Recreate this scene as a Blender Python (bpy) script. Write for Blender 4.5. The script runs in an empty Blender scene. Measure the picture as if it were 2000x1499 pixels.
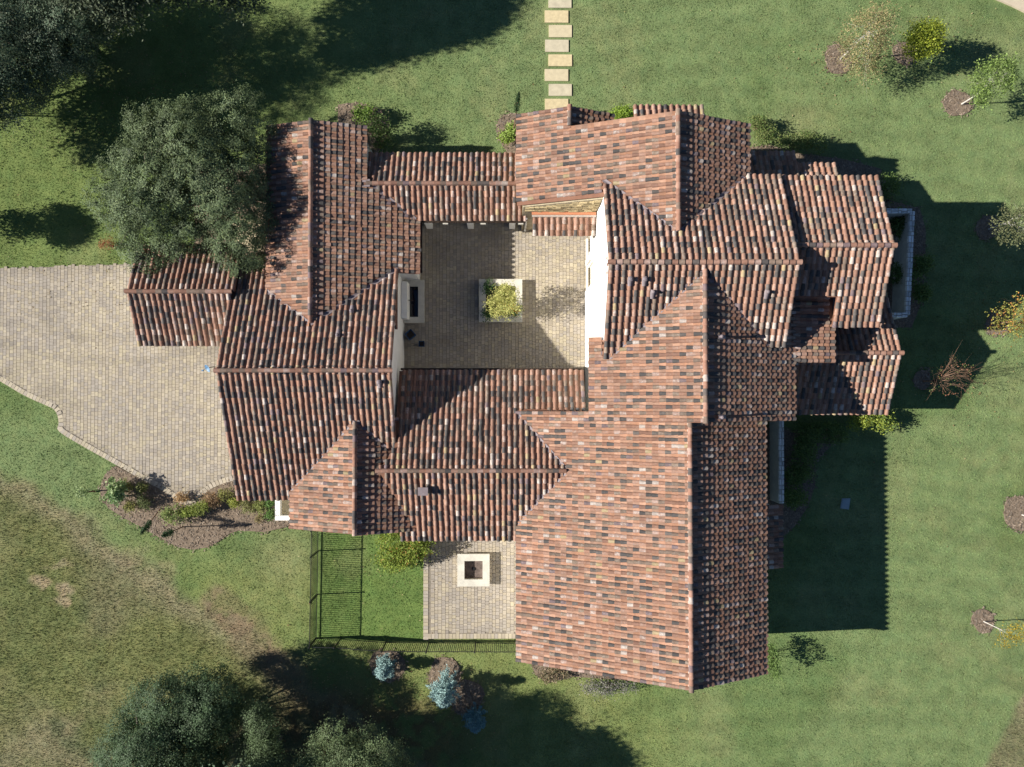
import bpy, math, random
import numpy as np
from mathutils import Matrix, Vector

rng = np.random.default_rng(7)
random.seed(7)
SC = bpy.context.scene
COL = SC.collection

# ------------------------------------------------------------------ camera, sky, sun, exposure
CAM_H = 40.0
FPX = 1340.94                      # focal length in photograph pixels (2000 wide)
RC = np.array([[9.99972607e-01, -6.01066385e-05, -7.40145408e-03],
               [-6.01066385e-05, 9.99868112e-01, -1.62405525e-02],
               [7.40145408e-03, 1.62405525e-02, 9.99840719e-01]])
cam_d = bpy.data.cameras.new('camera')
cam_d.sensor_width = 36.0
cam_d.lens = 36.0 * FPX / 2000.0
cam_d.clip_start = 0.5
cam_d.clip_end = 3000.0
cam = bpy.data.objects.new('camera', cam_d)
COL.objects.link(cam)
cam.matrix_world = Matrix.Translation((0, 0, CAM_H)) @ Matrix(RC.tolist()).to_4x4()
SC.camera = cam

SUN_EL = math.radians(30.3)
DRIFT = 0.044                      # shadows run to +x, very slightly to +y
world = bpy.data.worlds.new('World')
SC.world = world
world.use_nodes = True
wn = world.node_tree
sky = wn.nodes.new('ShaderNodeTexSky')
sky.sky_type = 'NISHITA'
sky.sun_disc = False
sky.sun_elevation = SUN_EL
sky.sun_rotation = math.radians(-90 - math.degrees(math.atan(DRIFT)))
sky.air_density = 1.0
sky.altitude = 2500.0
sky.dust_density = 0.0
sky.ozone_density = 4.0
wn.links.new(sky.outputs[0], wn.nodes['Background'].inputs[0])
wn.nodes['Background'].inputs[1].default_value = 0.05

sun_d = bpy.data.lights.new('sun', 'SUN')
sun_d.energy = 5.0
sun_d.angle = math.radians(0.55)
sun_d.color = (1.0, 0.955, 0.885)
sun = bpy.data.objects.new('sun', sun_d)
COL.objects.link(sun)
sdir = Vector((math.cos(SUN_EL), math.cos(SUN_EL) * DRIFT, -math.sin(SUN_EL)))
sun.rotation_euler = sdir.to_track_quat('-Z', 'Y').to_euler()
sun.location = (-60, 0, 60)

SC.view_settings.view_transform = 'Standard'
SC.view_settings.look = 'None'
SC.view_settings.exposure = 0.93
SC.view_settings.gamma = 1.0
SC.view_settings.use_curve_mapping = False
SC.render.engine = 'CYCLES'
SC.cycles.max_bounces = 6
SC.cycles.diffuse_bounces = 3
SC.cycles.use_denoising = True


def at(px, py, h=0.0):
    """world point at height h that stands at a place measured on the photograph"""
    d = RC @ np.array([(px - 1000) / FPX, -(py - 749.5) / FPX, -1.0])
    t = (h - CAM_H) / d[2]
    return np.array([t * d[0], t * d[1], h])


def to_px(X, Y, Z=0.0):
    d = np.stack([X, Y, np.zeros_like(X) + Z - CAM_H], -1) @ RC
    return 1000 + FPX * d[..., 0] / -d[..., 2], 749.5 - FPX * d[..., 1] / -d[..., 2]


# ------------------------------------------------------------------ mesh helpers
def new_mesh(name, V, F, mat=None, tint=None, smooth=False):
    """V (n,3); F ndarray (m,k) or list of such arrays or list of lists"""
    me = bpy.data.meshes.new(name)
    V = np.asarray(V, dtype=np.float32).reshape(-1, 3)
    if isinstance(F, np.ndarray):
        groups = [F]
    elif len(F) and isinstance(F[0], np.ndarray):
        groups = list(F)
    else:
        by = {}
        for f in F:
            by.setdefault(len(f), []).append(f)
        groups = [np.array(v) for v in by.values()]
    groups = [g for g in groups if len(g)]
    tot = sum(len(g) for g in groups)
    loops = np.concatenate([g.reshape(-1) for g in groups]).astype(np.int32)
    totals = np.concatenate([np.full(len(g), g.shape[1], np.int32) for g in groups])
    starts = np.concatenate([[0], np.cumsum(totals)[:-1]]).astype(np.int32)
    me.vertices.add(len(V))
    me.vertices.foreach_set('co', V.reshape(-1))
    me.loops.add(len(loops))
    me.loops.foreach_set('vertex_index', loops)
    me.polygons.add(tot)
    me.polygons.foreach_set('loop_start', starts)
    me.polygons.foreach_set('loop_total', totals)
    me.polygons.foreach_set('use_smooth', np.full(tot, bool(smooth)))
    if tint is not None:
        a = me.color_attributes.new('tint', 'FLOAT_COLOR', 'POINT')
        t = np.asarray(tint, np.float32)
        if t.ndim == 1:
            t = np.tile(t, (len(V), 1))
        if t.shape[1] == 3:
            t = np.concatenate([t, np.ones((len(t), 1), np.float32)], 1)
        a.data.foreach_set('color', t.reshape(-1))
    me.update(calc_edges=True)
    me.validate()
    if mat:
        me.materials.append(mat)
    return me


def link(name, me, parent=None, loc=None, kind=None, label=None, cat=None, group=None):
    o = bpy.data.objects.new(name, me)
    COL.objects.link(o)
    if loc is not None:
        o.location = loc
    if parent is not None:
        set_parent(o, parent)
    tag(o, label, cat, group, kind)
    return o


def set_parent(o, p):
    o.parent = p
    m = Matrix.Identity(4)
    q = p
    while q is not None:
        m = Matrix.Translation(q.location) @ m
        q = None            # only roots are ever moved
    if p.parent is not None:
        o.matrix_parent_inverse = Matrix.Identity(4)
    if p.parent is None:
        o.matrix_parent_inverse = Matrix.Translation(-p.location)


def tag(o, label=None, cat=None, group=None, kind=None):
    if label:
        o['label'] = label
    if cat:
        o['category'] = cat
    if group:
        o['group'] = group
    if kind:
        o['kind'] = kind
    return o


def empty(name, loc, label=None, cat=None, group=None, kind=None):
    o = bpy.data.objects.new(name, None)
    COL.objects.link(o)
    o.location = (float(loc[0]), float(loc[1]), float(loc[2]))
    o.empty_display_size = 0.2
    return tag(o, label, cat, group, kind)


class MB:
    """collects simple shapes into one mesh"""
    def __init__(s):
        s.V = []; s.F = []; s.T = []

    def add(s, V, F, t=None):
        b = len(s.V)
        s.V += [tuple(map(float, v)) for v in V]
        s.F += [[i + b for i in f] for f in F]
        if t is not None:
            s.T += [tuple(t)] * len(V)
        return s

    def box(s, x0, x1, y0, y1, z0, z1, t=None, bot=True):
        V = [(x0, y0, z0), (x1, y0, z0), (x1, y1, z0), (x0, y1, z0), (x0, y0, z1), (x1, y0, z1), (x1, y1, z1), (x0, y1, z1)]
        F = [(4, 5, 6, 7), (0, 1, 5, 4), (1, 2, 6, 5), (2, 3, 7, 6), (3, 0, 4, 7)]
        if bot:
            F.append((3, 2, 1, 0))
        return s.add(V, F, t)

    def prism(s, poly, z0, z1, t=None):
        n = len(poly)
        V = [(p[0], p[1], z0) for p in poly] + [(p[0], p[1], z1) for p in poly]
        F = [list(range(n, 2 * n)), list(range(n - 1, -1, -1))] + [[i, (i + 1) % n, n + (i + 1) % n, n + i] for i in range(n)]
        return s.add(V, F, t)

    def tube(s, pts, rad, seg=6, t=None, cap=True):
        pts = [np.array(p, float) for p in pts]
        V = []; F = []
        up = np.array([0.31, 0.17, 0.93])
        for i, p in enumerate(pts):
            d = pts[min(i + 1, len(pts) - 1)] - pts[max(i - 1, 0)]
            d = d / (np.linalg.norm(d) + 1e-9)
            a = np.cross(d, up)
            if np.linalg.norm(a) < 0.1:
                a = np.cross(d, [1, 0, 0])
            a /= np.linalg.norm(a)
            b = np.cross(d, a)
            r = rad[i] if hasattr(rad, '__len__') else rad
            for k in range(seg):
                w = 2 * math.pi * k / seg
                V.append(p + r * (math.cos(w) * a + math.sin(w) * b))
        for i in range(len(pts) - 1):
            for k in range(seg):
                F.append([i * seg + k, i * seg + (k + 1) % seg, (i + 1) * seg + (k + 1) % seg, (i + 1) * seg + k])
        if cap:
            F.append(list(range(seg))[::-1])
            F.append([(len(pts) - 1) * seg + k for k in range(seg)])
        return s.add(V, F, t)

    def lathe(s, c, prof, seg=16, t=None):
        V = []; F = []
        for r, z in prof:
            for k in range(seg):
                w = 2 * math.pi * k / seg
                V.append((c[0] + r * math.cos(w), c[1] + r * math.sin(w), c[2] + z))
        for i in range(len(prof) - 1):
            for k in range(seg):
                F.append([i * seg + k, i * seg + (k + 1) % seg, (i + 1) * seg + (k + 1) % seg, (i + 1) * seg + k])
        F.append([(len(prof) - 1) * seg + k for k in range(seg)])
        return s.add(V, F, t)

    def mesh(s, name, mat, smooth=False):
        return new_mesh(name, np.array(s.V), s.F, mat, np.array(s.T) if s.T else None, smooth)

    def build(s, name, mat, parent=None, smooth=False, **k):
        return link(name, s.mesh(name, mat, smooth), parent, **k)


def ring_poly(c, r, n=28, wob=0.06, seed=0):
    g = np.random.default_rng(seed)
    ph = g.random(3) * 6.28
    out = []
    for i in range(n):
        w = 2 * math.pi * i / n
        q = r * (1 + wob * (math.sin(2 * w + ph[0]) + 0.6 * math.sin(3 * w + ph[1]) + 0.4 * math.sin(5 * w + ph[2])))
        out.append((c[0] + q * math.cos(w), c[1] + q * math.sin(w)))
    return out


def inside(P, X, Y):
    """vectorised point in polygon"""
    P = np.asarray(P, float)
    r = np.zeros(np.shape(X), bool)
    n = len(P)
    j = n - 1
    for i in range(n):
        xi, yi = P[i]; xj, yj = P[j]
        c = ((yi > Y) != (yj > Y))
        with np.errstate(divide='ignore', invalid='ignore'):
            t = (xj - xi) * (Y - yi) / (yj - yi + 1e-12) + xi
        r ^= c & (X < t)
        j = i
    return r


def edge_dist(P, X, Y, closed=True):
    P = np.asarray(P, float)
    d = np.full(np.shape(X), 1e9)
    n = len(P)
    for i in range(n if closed else n - 1):
        a = P[i]; b = P[(i + 1) % n]
        e = b - a
        t = np.clip(((X - a[0]) * e[0] + (Y - a[1]) * e[1]) / (e @ e + 1e-12), 0, 1)
        d = np.minimum(d, np.hypot(X - a[0] - t * e[0], Y - a[1] - t * e[1]))
    return d


class Noise:
    def __init__(s, cell, seed):
        s.c = cell
        s.g = np.random.default_rng(seed).random((257, 257))

    def __call__(s, X, Y):
        u = X / s.c + 1000.37; v = Y / s.c + 1000.71
        i = np.floor(u).astype(int); j = np.floor(v).astype(int)
        a = u - i; b = v - j
        a = a * a * (3 - 2 * a); b = b * b * (3 - 2 * b)
        g = lambda p, q: s.g[p % 257, q % 257]
        return (g(i, j) * (1 - a) + g(i + 1, j) * a) * (1 - b) + (g(i, j + 1) * (1 - a) + g(i + 1, j + 1) * a) * b


def fbm(cell, seed, octv=4):
    ns = [Noise(cell / 2 ** k, seed * 17 + k) for k in range(octv)]
    def f(X, Y):
        r = 0; w = 1.0; t = 0
        for n in ns:
            r = r + w * n(X, Y); t += w; w *= 0.55
        return r / t
    return f


def sstep(a, b, x):
    t = np.clip((x - a) / (b - a), 0, 1)
    return t * t * (3 - 2 * t)


# ------------------------------------------------------------------ materials
def mat_new(name):
    m = bpy.data.materials.new(name)
    m.use_nodes = True
    nt = m.node_tree
    return m, nt, nt.nodes['Principled BSDF'], nt.nodes, nt.links


def noise_node(nt, scale, detail=4, rough=0.6, vec=None):
    n = nt.nodes.new('ShaderNodeTexNoise')
    n.inputs['Scale'].default_value = scale
    n.inputs['Detail'].default_value = detail
    n.inputs['Roughness'].default_value = rough
    if vec is None:
        g = nt.nodes.new('ShaderNodeNewGeometry')
        vec = g.outputs['Position']
    nt.links.new(vec, n.inputs['Vector'])
    return n


def ramp(nt, src, stops):
    r = nt.nodes.new('ShaderNodeValToRGB')
    el = r.color_ramp.elements
    while len(el) < len(stops):
        el.new(0.5)
    for e, (p, c) in zip(el, stops):
        e.position = p
        e.color = (*c, 1) if len(c) == 3 else c
    nt.links.new(src, r.inputs[0])
    return r


def mix(nt, a, b, fac, mode='MIX'):
    n = nt.nodes.new('ShaderNodeMix')
    n.data_type = 'RGBA'
    n.blend_type = mode
    for s, v in ((0, fac), (6, a), (7, b)):
        if hasattr(v, 'links') or hasattr(v, 'is_linked'):
            nt.links.new(v, n.inputs[s])
        else:
            n.inputs[s].default_value = v if s == 0 else (*v, 1) if len(v) == 3 else v
    return n.outputs[2]


def math_n(nt, op, a, b=0.0, clamp=False):
    n = nt.nodes.new('ShaderNodeMath')
    n.operation = op
    n.use_clamp = clamp
    for i, v in enumerate((a, b)):
        if hasattr(v, 'is_linked'):
            nt.links.new(v, n.inputs[i])
        else:
            n.inputs[i].default_value = v
    return n.outputs[0]


def bump(nt, b, src, dist=0.02, strength=0.5):
    n = nt.nodes.new('ShaderNodeBump')
    n.inputs['Distance'].default_value = dist
    n.inputs['Strength'].default_value = strength
    nt.links.new(src, n.inputs['Height'])
    nt.links.new(n.outputs[0], b.inputs['Normal'])


def plain(name, col, rough=0.8, vary=0.15, scale=3.0, bscale=None, bdist=0.01, metal=0.0):
    m, nt, b, N, L = mat_new(name)
    n = noise_node(nt, scale, 6, 0.65)
    d = tuple(c * (1 - vary) for c in col); u = tuple(min(1, c * (1 + vary)) for c in col)
    r = ramp(nt, n.outputs['Fac'], [(0.25, d), (0.75, u)])
    L.new(r.outputs[0], b.inputs['Base Color'])
    b.inputs['Roughness'].default_value = rough
    b.inputs['Metallic'].default_value = metal
    b.inputs['Specular IOR Level'].default_value = 0.25
    if bscale:
        n2 = noise_node(nt, bscale, 4)
        bump(nt, b, n2.outputs['Fac'], bdist, 0.6)
    return m


def tinted(name, rough=0.85, n1=9.0, amt=0.35, wash=False, bscale=30, bdist=0.004, spec=0.2):
    """colour comes from each piece's own tint; fine grain from noise"""
    m, nt, b, N, L = mat_new(name)
    a = N.new('ShaderNodeAttribute')
    a.attribute_name = 'tint'
    n = noise_node(nt, n1, 5, 0.7)
    g = ramp(nt, n.outputs['Fac'], [(0.2, (1 - amt,) * 3), (0.8, (1 + amt,) * 3)])
    c = mix(nt, a.outputs['Color'], g.outputs[0], 1.0, 'MULTIPLY')
    if wash:
        w = noise_node(nt, 7.0, 6, 0.75)
        wm = ramp(nt, w.outputs['Fac'], [(0.50, (0, 0, 0)), (0.62, (1, 1, 1))])
        f = math_n(nt, 'MULTIPLY', wm.outputs[0], a.outputs['Alpha'], True)
        c = mix(nt, c, (0.50, 0.45, 0.40), f)
        k = noise_node(nt, 11.0, 5, 0.7)
        km = ramp(nt, k.outputs['Fac'], [(0.60, (0, 0, 0)), (0.72, (0.65, 0.65, 0.65))])
        c = mix(nt, c, (0.062, 0.058, 0.055), km.outputs[0])
    L.new(c, b.inputs['Base Color'])
    b.inputs['Roughness'].default_value = rough
    b.inputs['Specular IOR Level'].default_value = spec
    if bscale:
        n2 = noise_node(nt, bscale, 4)
        bump(nt, b, n2.outputs['Fac'], bdist, 0.6)
    return m


def leaf_mat(name, trans=0.3, rough=0.5, spec=0.3):
    m, nt, b, N, L = mat_new(name)
    a = N.new('ShaderNodeAttribute')
    a.attribute_name = 'tint'
    L.new(a.outputs['Color'], b.inputs['Base Color'])
    b.inputs['Roughness'].default_value = rough
    b.inputs['Specular IOR Level'].default_value = spec
    t = N.new('ShaderNodeBsdfTranslucent')
    L.new(a.outputs['Color'], t.inputs[0])
    s = N.new('ShaderNodeMixShader')
    s.inputs[0].default_value = trans
    L.new(b.outputs[0], s.inputs[1]); L.new(t.outputs[0], s.inputs[2])
    L.new(s.outputs[0], N['Material Output'].inputs[0])
    return m


M = {}
M['tile'] = tinted('clay_tile', 0.88, 8.0, 0.30, wash=True)
M['pan'] = tinted('clay_pan', 0.9, 5.0, 0.30)
M['deck'] = plain('roof_underlay', (0.20, 0.10, 0.065), 0.9)
M['stucco'] = plain('white_stucco', (0.77, 0.75, 0.70), 0.9, 0.10, 0.9, 40, 0.004)
M['cream'] = plain('cream_cast_stone', (0.66, 0.61, 0.49), 0.85, 0.10, 2.2, 50, 0.003)
M['limestone'] = plain('limestone_cap', (0.55, 0.52, 0.44), 0.85, 0.22, 1.6, 60, 0.003)
M['mortar'] = plain('pale_mortar', (0.40, 0.34, 0.29), 0.95, 0.25, 9.0, 40, 0.01)
M['stone'] = tinted('rubble_stone', 0.92, 6.0, 0.35, bscale=25, bdist=0.015)
M['stonewall'] = plain('stone_backing', (0.36, 0.30, 0.20), 0.95, 0.4, 3.0, 12, 0.03)
M['paver'] = tinted('concrete_paver', 0.9, 14.0, 0.16, bscale=60, bdist=0.002)
M['sand'] = plain('joint_sand', (0.22, 0.19, 0.15), 0.95, 0.3, 6.0)
M['slab'] = plain('travertine_slab', (0.54, 0.46, 0.30), 0.85, 0.14, 4.0, 40, 0.003)
M['slab2'] = plain('travertine_slab_grey', (0.50, 0.44, 0.31), 0.85, 0.2, 3.0, 40, 0.003)
M['slab3'] = plain('travertine_slab_gold', (0.56, 0.46, 0.27), 0.85, 0.2, 5.0, 40, 0.003)
M['mulch'] = plain('bark_mulch', (0.185, 0.140, 0.100), 0.95, 0.55, 10.0, 18, 0.03)
M['chip'] = tinted('bark_chip', 0.95, 9.0, 0.4, bscale=None)
M['bark'] = plain('oak_bark', (0.10, 0.082, 0.065), 0.95, 0.4, 8.0, 20, 0.02)
M['pale_bark'] = plain('pale_bark', (0.50, 0.47, 0.42), 0.9, 0.3, 10.0)
M['twig'] = plain('brown_twig', (0.20, 0.12, 0.08), 0.9, 0.4, 10.0)
M['leaf'] = leaf_mat('oak_leaf', 0.30, 0.62, 0.22)
M['soft_leaf'] = leaf_mat('soft_leaf', 0.35, 0.6, 0.25)
M['needle'] = leaf_mat('blue_needle', 0.15, 0.6, 0.2)
M['grass'] = leaf_mat('grass_blade', 0.30, 0.65, 0.15)
M['iron'] = plain('black_iron', (0.016, 0.017, 0.018), 0.5, 0.2)
M['bronze'] = plain('bronze_gutter', (0.055, 0.038, 0.028), 0.5, 0.2, metal=0.4)
M['lead'] = plain('lead_flashing', (0.20, 0.165, 0.17), 0.6, 0.25, 5.0)
M['orange_flash'] = plain('orange_flashing', (0.46, 0.19, 0.10), 0.6, 0.1)
M['steel'] = plain('galvanised_steel', (0.55, 0.55, 0.54), 0.35, 0.1, metal=0.5)
M['blue_glaze'] = plain('blue_glaze', (0.02, 0.07, 0.16), 0.25, 0.3)
M['soil'] = plain('dark_soil', (0.045, 0.032, 0.022), 0.95, 0.4, 10)
M['asphalt'] = plain('asphalt', (0.055, 0.058, 0.062), 0.9, 0.3, 20)
M['concrete'] = plain('tan_concrete', (0.50, 0.42, 0.31), 0.9, 0.15, 3)
M['ash'] = plain('sooty_floor', (0.13, 0.10, 0.085), 0.95, 0.6, 4)
M['dish'] = plain('grey_dish', (0.12, 0.22, 0.34), 0.45, 0.1)
M['plastic'] = plain('utility_lid', (0.30, 0.36, 0.37), 0.6, 0.15)
M['flower'] = plain('orange_petal', (0.75, 0.20, 0.02), 0.6, 0.2)
M['door'] = plain('dark_wood', (0.06, 0.035, 0.02), 0.6, 0.3, 4)

mw, nt, b, N, L = mat_new('dark_water')
b.inputs['Base Color'].default_value = (0.004, 0.006, 0.012, 1)
b.inputs['Roughness'].default_value = 0.05
n_ = noise_node(nt, 6.0, 2)
bump(nt, b, n_.outputs['Fac'], 0.01, 0.2)
M['water'] = mw
mg, nt, b, N, L = mat_new('window_glass')
b.inputs['Base Color'].default_value = (0.03, 0.035, 0.04, 1)
b.inputs['Roughness'].default_value = 0.06
M['glass'] = mg

# ground: colour attribute (turf, field, soil) broken up by fine grain
m, nt, b, N, L = mat_new('turf_ground')
a = N.new('ShaderNodeAttribute'); a.attribute_name = 'tint'
n1 = noise_node(nt, 10.0, 8, 0.75)
g1 = ramp(nt, n1.outputs['Fac'], [(0.25, (0.66,) * 3), (0.5, (1.0,) * 3), (0.78, (1.40,) * 3)])
c = mix(nt, a.outputs['Color'], g1.outputs[0], 1.0, 'MULTIPLY')
n2 = noise_node(nt, 1.6, 5, 0.6)
g2 = ramp(nt, n2.outputs['Fac'], [(0.3, (0.85, 0.92, 0.9)), (0.7, (1.14, 1.06, 1.02))])
c = mix(nt, c, g2.outputs[0], 1.0, 'MULTIPLY')
L.new(c, b.inputs['Base Color'])
b.inputs['Roughness'].default_value = 0.95
b.inputs['Specular IOR Level'].default_value = 0.1
bump(nt, b, n1.outputs['Fac'], 0.06, 0.7)
M['turf'] = m

# ------------------------------------------------------------------ outlines laid out on the ground
def gpoly(pts, h=0.0):
    return [tuple(at(x, y, h)[:2]) for x, y in pts]

DRIVE_EDGE = [(-260, 605), (-120, 678), (0, 745), (48, 773), (92, 793), (104, 799), (112, 810), (115, 826), (116, 843), (157, 869), (212, 900), (288, 943),
              (311, 954), (341, 975), (358, 987), (380, 986), (389, 975), (410, 957), (433, 946), (456, 939)]
def smooth_line(P, k=5):
    P = np.array(P, float); out = []
    for i in range(len(P) - 1):
        p0, p1, p2, p3 = P[max(i - 1, 0)], P[i], P[i + 1], P[min(i + 2, len(P) - 1)]
        for j in range(k):
            t = j / k
            out.append(tuple(.5 * (2 * p1 + (p2 - p0) * t + (2 * p0 - 5 * p1 + 4 * p2 - p3) * t * t + (3 * p1 - p0 - 3 * p2 + p3) * t ** 3)))
    out.append(tuple(P[-1]))
    return out


DRIVE_EDGE = smooth_line(DRIVE_EDGE)
DRIVE = gpoly(DRIVE_EDGE + [(478, 935), (478, 800), (470, 640), (290, 640), (275, 500), (262, 516)] + [(120, 521), (0, 525), (-120, 527), (-260, 529)])
COURT = [(-6.1, 0.9), (5.0, 0.9), (5.0, 9.62), (0.9, 9.62), (0.9, 12.4), (-7.4, 12.4), (-7.4, 9.0), (-6.1, 9.0)]
PATIO = [(-4.84, -7.6), (0.75, -7.6), (0.75, -14.12), (-4.84, -14.12)]
BED_W = gpoly([(226, 910), (205, 927), (196, 952), (197, 970), (212, 993), (242, 1012), (279, 1031), (316, 1053), (345, 1068), (375, 1074), (403, 1070),
               (426, 1059), (447, 1043), (465, 1037), (495, 1038), (516, 1040), (536, 1035), (560, 1030), (600, 990), (600, 920), (456, 939), (433, 946), (410, 957), (389, 975),
               (380, 986), (358, 987), (341, 975), (311, 954), (288, 943)])
BED_N = gpoly([(972, 238), (982, 226), (1000, 221), (1060, 235), (1060, 330), (1015, 320), (992, 300), (975, 275), (969, 255)])
BED_NW = gpoly([(660, 205), (700, 200), (745, 215), (760, 250), (740, 300), (690, 330), (660, 330)])
BED_E = gpoly([(1480, 835), (1640, 850), (1592, 905), (1592, 950), (1578, 990), (1550, 1030), (1527, 1050), (1480, 1050)])
BED_S = gpoly([(1037, 1296), (1045, 1318), (1062, 1329), (1090, 1329), (1120, 1322), (1180, 1326), (1230, 1330), (1250, 1300), (1037, 1280)])
BED_NE = gpoly([(1460, 290), (1500, 283), (1560, 300), (1640, 310), (1720, 330), (1745, 390), (1660, 420), (1460, 420)])
BED_EE = gpoly([(1730, 390), (1796, 408), (1808, 450), (1806, 530), (1800, 590), (1780, 640), (1730, 640)])
BED_W = BED_W
BEDS = [BED_W, BED_N, BED_NW, BED_E, BED_S, BED_NE, BED_EE]
RINGS = [((1637, 117), 31), ((1766, 105), 25), ((1870, 202), 30), ((1930, 445), 27), ((1948, 632), 26), ((1801, 742), 20), ((1992, 1004), 37),
         ((1920, 1213), 25), ((757, 1300), 36), ((868, 1318), 36), ((912, 1362), 36)]
RINGP = [ring_poly(at(*c)[:2], r * .9 / 33.5, 40, 0.075, i) for i, (c, r) in enumerate(RINGS)]
HOUSE_KEEP = [[(0.9, -13.9), (12.7, -13.9), (12.7, -1), (14, -1), (20, -0.6), (20, 5), (18, 5), (18, 10.4), (15, 12), (11.5, 13), (1, 13.8), (-7, 13), (-12, 13.8), (-12.2, 8), (-19, 7.5), (-19.3, 3), (-14.2, 3), (-14.2, -5), (-11.2, -5.2), (-11.2, -6.9), (-5, -6.9), (0.9, -7.5)]]

LAWN = dict(right=(0.158, 0.208, 0.088), left=(0.140, 0.186, 0.060), yard=(0.122, 0.182, 0.052), bottom=(0.172, 0.205, 0.072), dry=(0.225, 0.226, 0.108),
            field=(0.176, 0.170, 0.088), straw=(0.250, 0.222, 0.135), sand=(0.40, 0.31, 0.21), soil=(0.205, 0.155, 0.100))
f_big = fbm(9.0, 1); f_mid = fbm(2.6, 2); f_sml = fbm(0.7, 3, 3); f_warp = fbm(1.8, 4)


def lerp(a, b, t):
    return a * (1 - t[..., None]) + np.asarray(b) * t[..., None]


def ground_colour(X, Y):
    px, py = to_px(X, Y)
    big, mid, sml, wp = f_big(X, Y), f_mid(X, Y), f_sml(X, Y), f_warp(X, Y)
    pxw = px + (wp - 0.5) * 60; pyw = py + (mid - 0.5) * 60
    c = np.zeros(X.shape + (3,)) + np.array(LAWN['right'])
    c = lerp(c, LAWN['left'], sstep(1050, 250, pxw) * sstep(900, 500, pyw))
    c = lerp(c, LAWN['bottom'], sstep(1500, 1150, pxw) * sstep(1000, 1150, pyw))
    yard = (px > 612) & (px < 832) & (py > 1040) & (py < 1252)
    c = np.where(yard[..., None], np.array(LAWN['yard']), c)
    # dry flecks in the mown grass
    c = lerp(c, LAWN['dry'], sstep(0.55, 0.72, mid) * 0.28)
    c = lerp(c, (0.105, 0.158, 0.054), sstep(0.47, 0.30, big) * 0.55)
    c = lerp(c, LAWN['dry'], np.exp(-(((px - 555) / 60) ** 2 + ((py - 1090) / 60) ** 2)) * 0.7)
    c = lerp(c, LAWN['dry'], np.exp(-(((px - 1570) / 60) ** 2 + ((py - 235) / 40) ** 2)) * 0.5)
    # rough field below and left of a slanting mowing line
    line = pyw - (905 + 0.70 * pxw)
    fld = sstep(-22, 22, line)
    fc = np.zeros_like(c) + np.array(LAWN['field'])
    fc = lerp(fc, LAWN['straw'], sstep(0.46, 0.62, mid) * 0.55)
    fc = lerp(fc, (0.100, 0.118, 0.060), sstep(0.50, 0.36, f_mid(X + 40, Y)) * 0.7)
    fc = lerp(fc, (0.150, 0.170, 0.055), sstep(0.52, 0.66, f_big(X + 70, Y + 9)) * 0.6)
    fc = lerp(fc, LAWN['straw'], np.exp(-((line - 20) / 30.0) ** 2) * 0.8)
    c = c * (1 - fld[..., None]) + fc * fld[..., None]
    for (sx, sy, rx, ry, k) in ((88, 1130, 26, 11, 1), (118, 1142, 24, 10, 1), (106, 1165, 20, 8, 0.9), (113, 1100, 18, 8, 0.6), (265, 1085, 40, 16, 0.3), (335, 1122, 26, 10, 0.35)):
        q = ((pxw - sx) / rx) ** 2 + ((pyw - sy) / ry) ** 2
        c = lerp(c, LAWN['sand'], sstep(1.6, 0.0, q + (sml - 0.5) * 4.5) * k * .75)
    # scraped brown soil running down to the right
    ux = ((px - 400) * 0.70 + (py - 1150) * 0.71); uy = (-(px - 400) * 0.71 + (py - 1150) * 0.70)
    s = sstep(-5, 25, ux) * sstep(330, 200, ux) * sstep(46, 20, np.abs(uy - 4) + (sml - 0.5) * 40)
    c = lerp(c, LAWN['soil'], s * (0.45 + 0.5 * sstep(.4, .6, sml)))
    # rough corner, lower right
    lr = sstep(-10, 10, (px - 2000) + (py - 1355) * 0.52 + (sml - 0.5) * 14)
    lr = lr * sstep(1300, 1345, py)
    fr = lerp(np.zeros_like(c) + np.array((0.17, 0.165, 0.09)), LAWN['straw'], sstep(0.45, 0.6, mid) * 0.7)
    c = c * (1 - lr[..., None]) + fr * lr[..., None]
    fld = np.maximum(fld, lr)
    # leaf litter under the lower oaks
    c = lerp(c, (0.13, 0.085, 0.045), sstep(0, 1, 1.3 - np.hypot((px - 720) / 230, (py - 1440) / 120)) * sstep(0.40, 0.55, sml) * 0.8)
    # worn streaks where mower and wheels pass
    st = (np.sin((Y - X * 0.22 + 0.006 * X * X) * 4.6) * 0.055 + np.sin((Y + X * 0.5) * 9.0) * 0.025) * sstep(900, 1150, px)
    c = c * (1 + st[..., None])
    c = c * (0.82 + 0.36 * sml)[..., None]
    return np.clip(c, 0.01, 1), fld


def axis_lines(lo, hi, step):
    core = np.arange(lo, hi + 1e-6, step)
    left = lo - np.geomspace(0.4, 470, 18)[::-1]
    right = hi + np.geomspace(0.4, 470, 18)
    return np.concatenate([left, core, right])


gx = axis_lines(-34, 34, 0.16); gy = axis_lines(-26, 26, 0.16)
GX, GY = np.meshgrid(gx, gy)
gc, _f = ground_colour(GX, GY)
GZ = np.where((np.abs(GX) < 34) & (np.abs(GY) < 26), (f_sml(GX, GY) - 0.5) * 0.02 - 0.02, -0.02)
nxg, nyg = len(gx), len(gy)
idx = np.arange(nxg * nyg).reshape(nyg, nxg)
GF = np.stack([idx[:-1, :-1], idx[:-1, 1:], idx[1:, 1:], idx[1:, :-1]], -1).reshape(-1, 4)
link('ground', new_mesh('ground', np.stack([GX, GY, GZ], -1).reshape(-1, 3), GF, M['turf'], gc.reshape(-1, 3), True), kind='structure',
     label='green lawn with rough brown field around the house')

# ------------------------------------------------------------------ paving
PAVE = np.array([(0.360, 0.308, 0.232), (0.400, 0.345, 0.245), (0.318, 0.278, 0.230), (0.380, 0.330, 0.258), (0.340, 0.300, 0.248), (0.415, 0.358, 0.262)])
f_pv = fbm(3.2, 11, 3)


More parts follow.
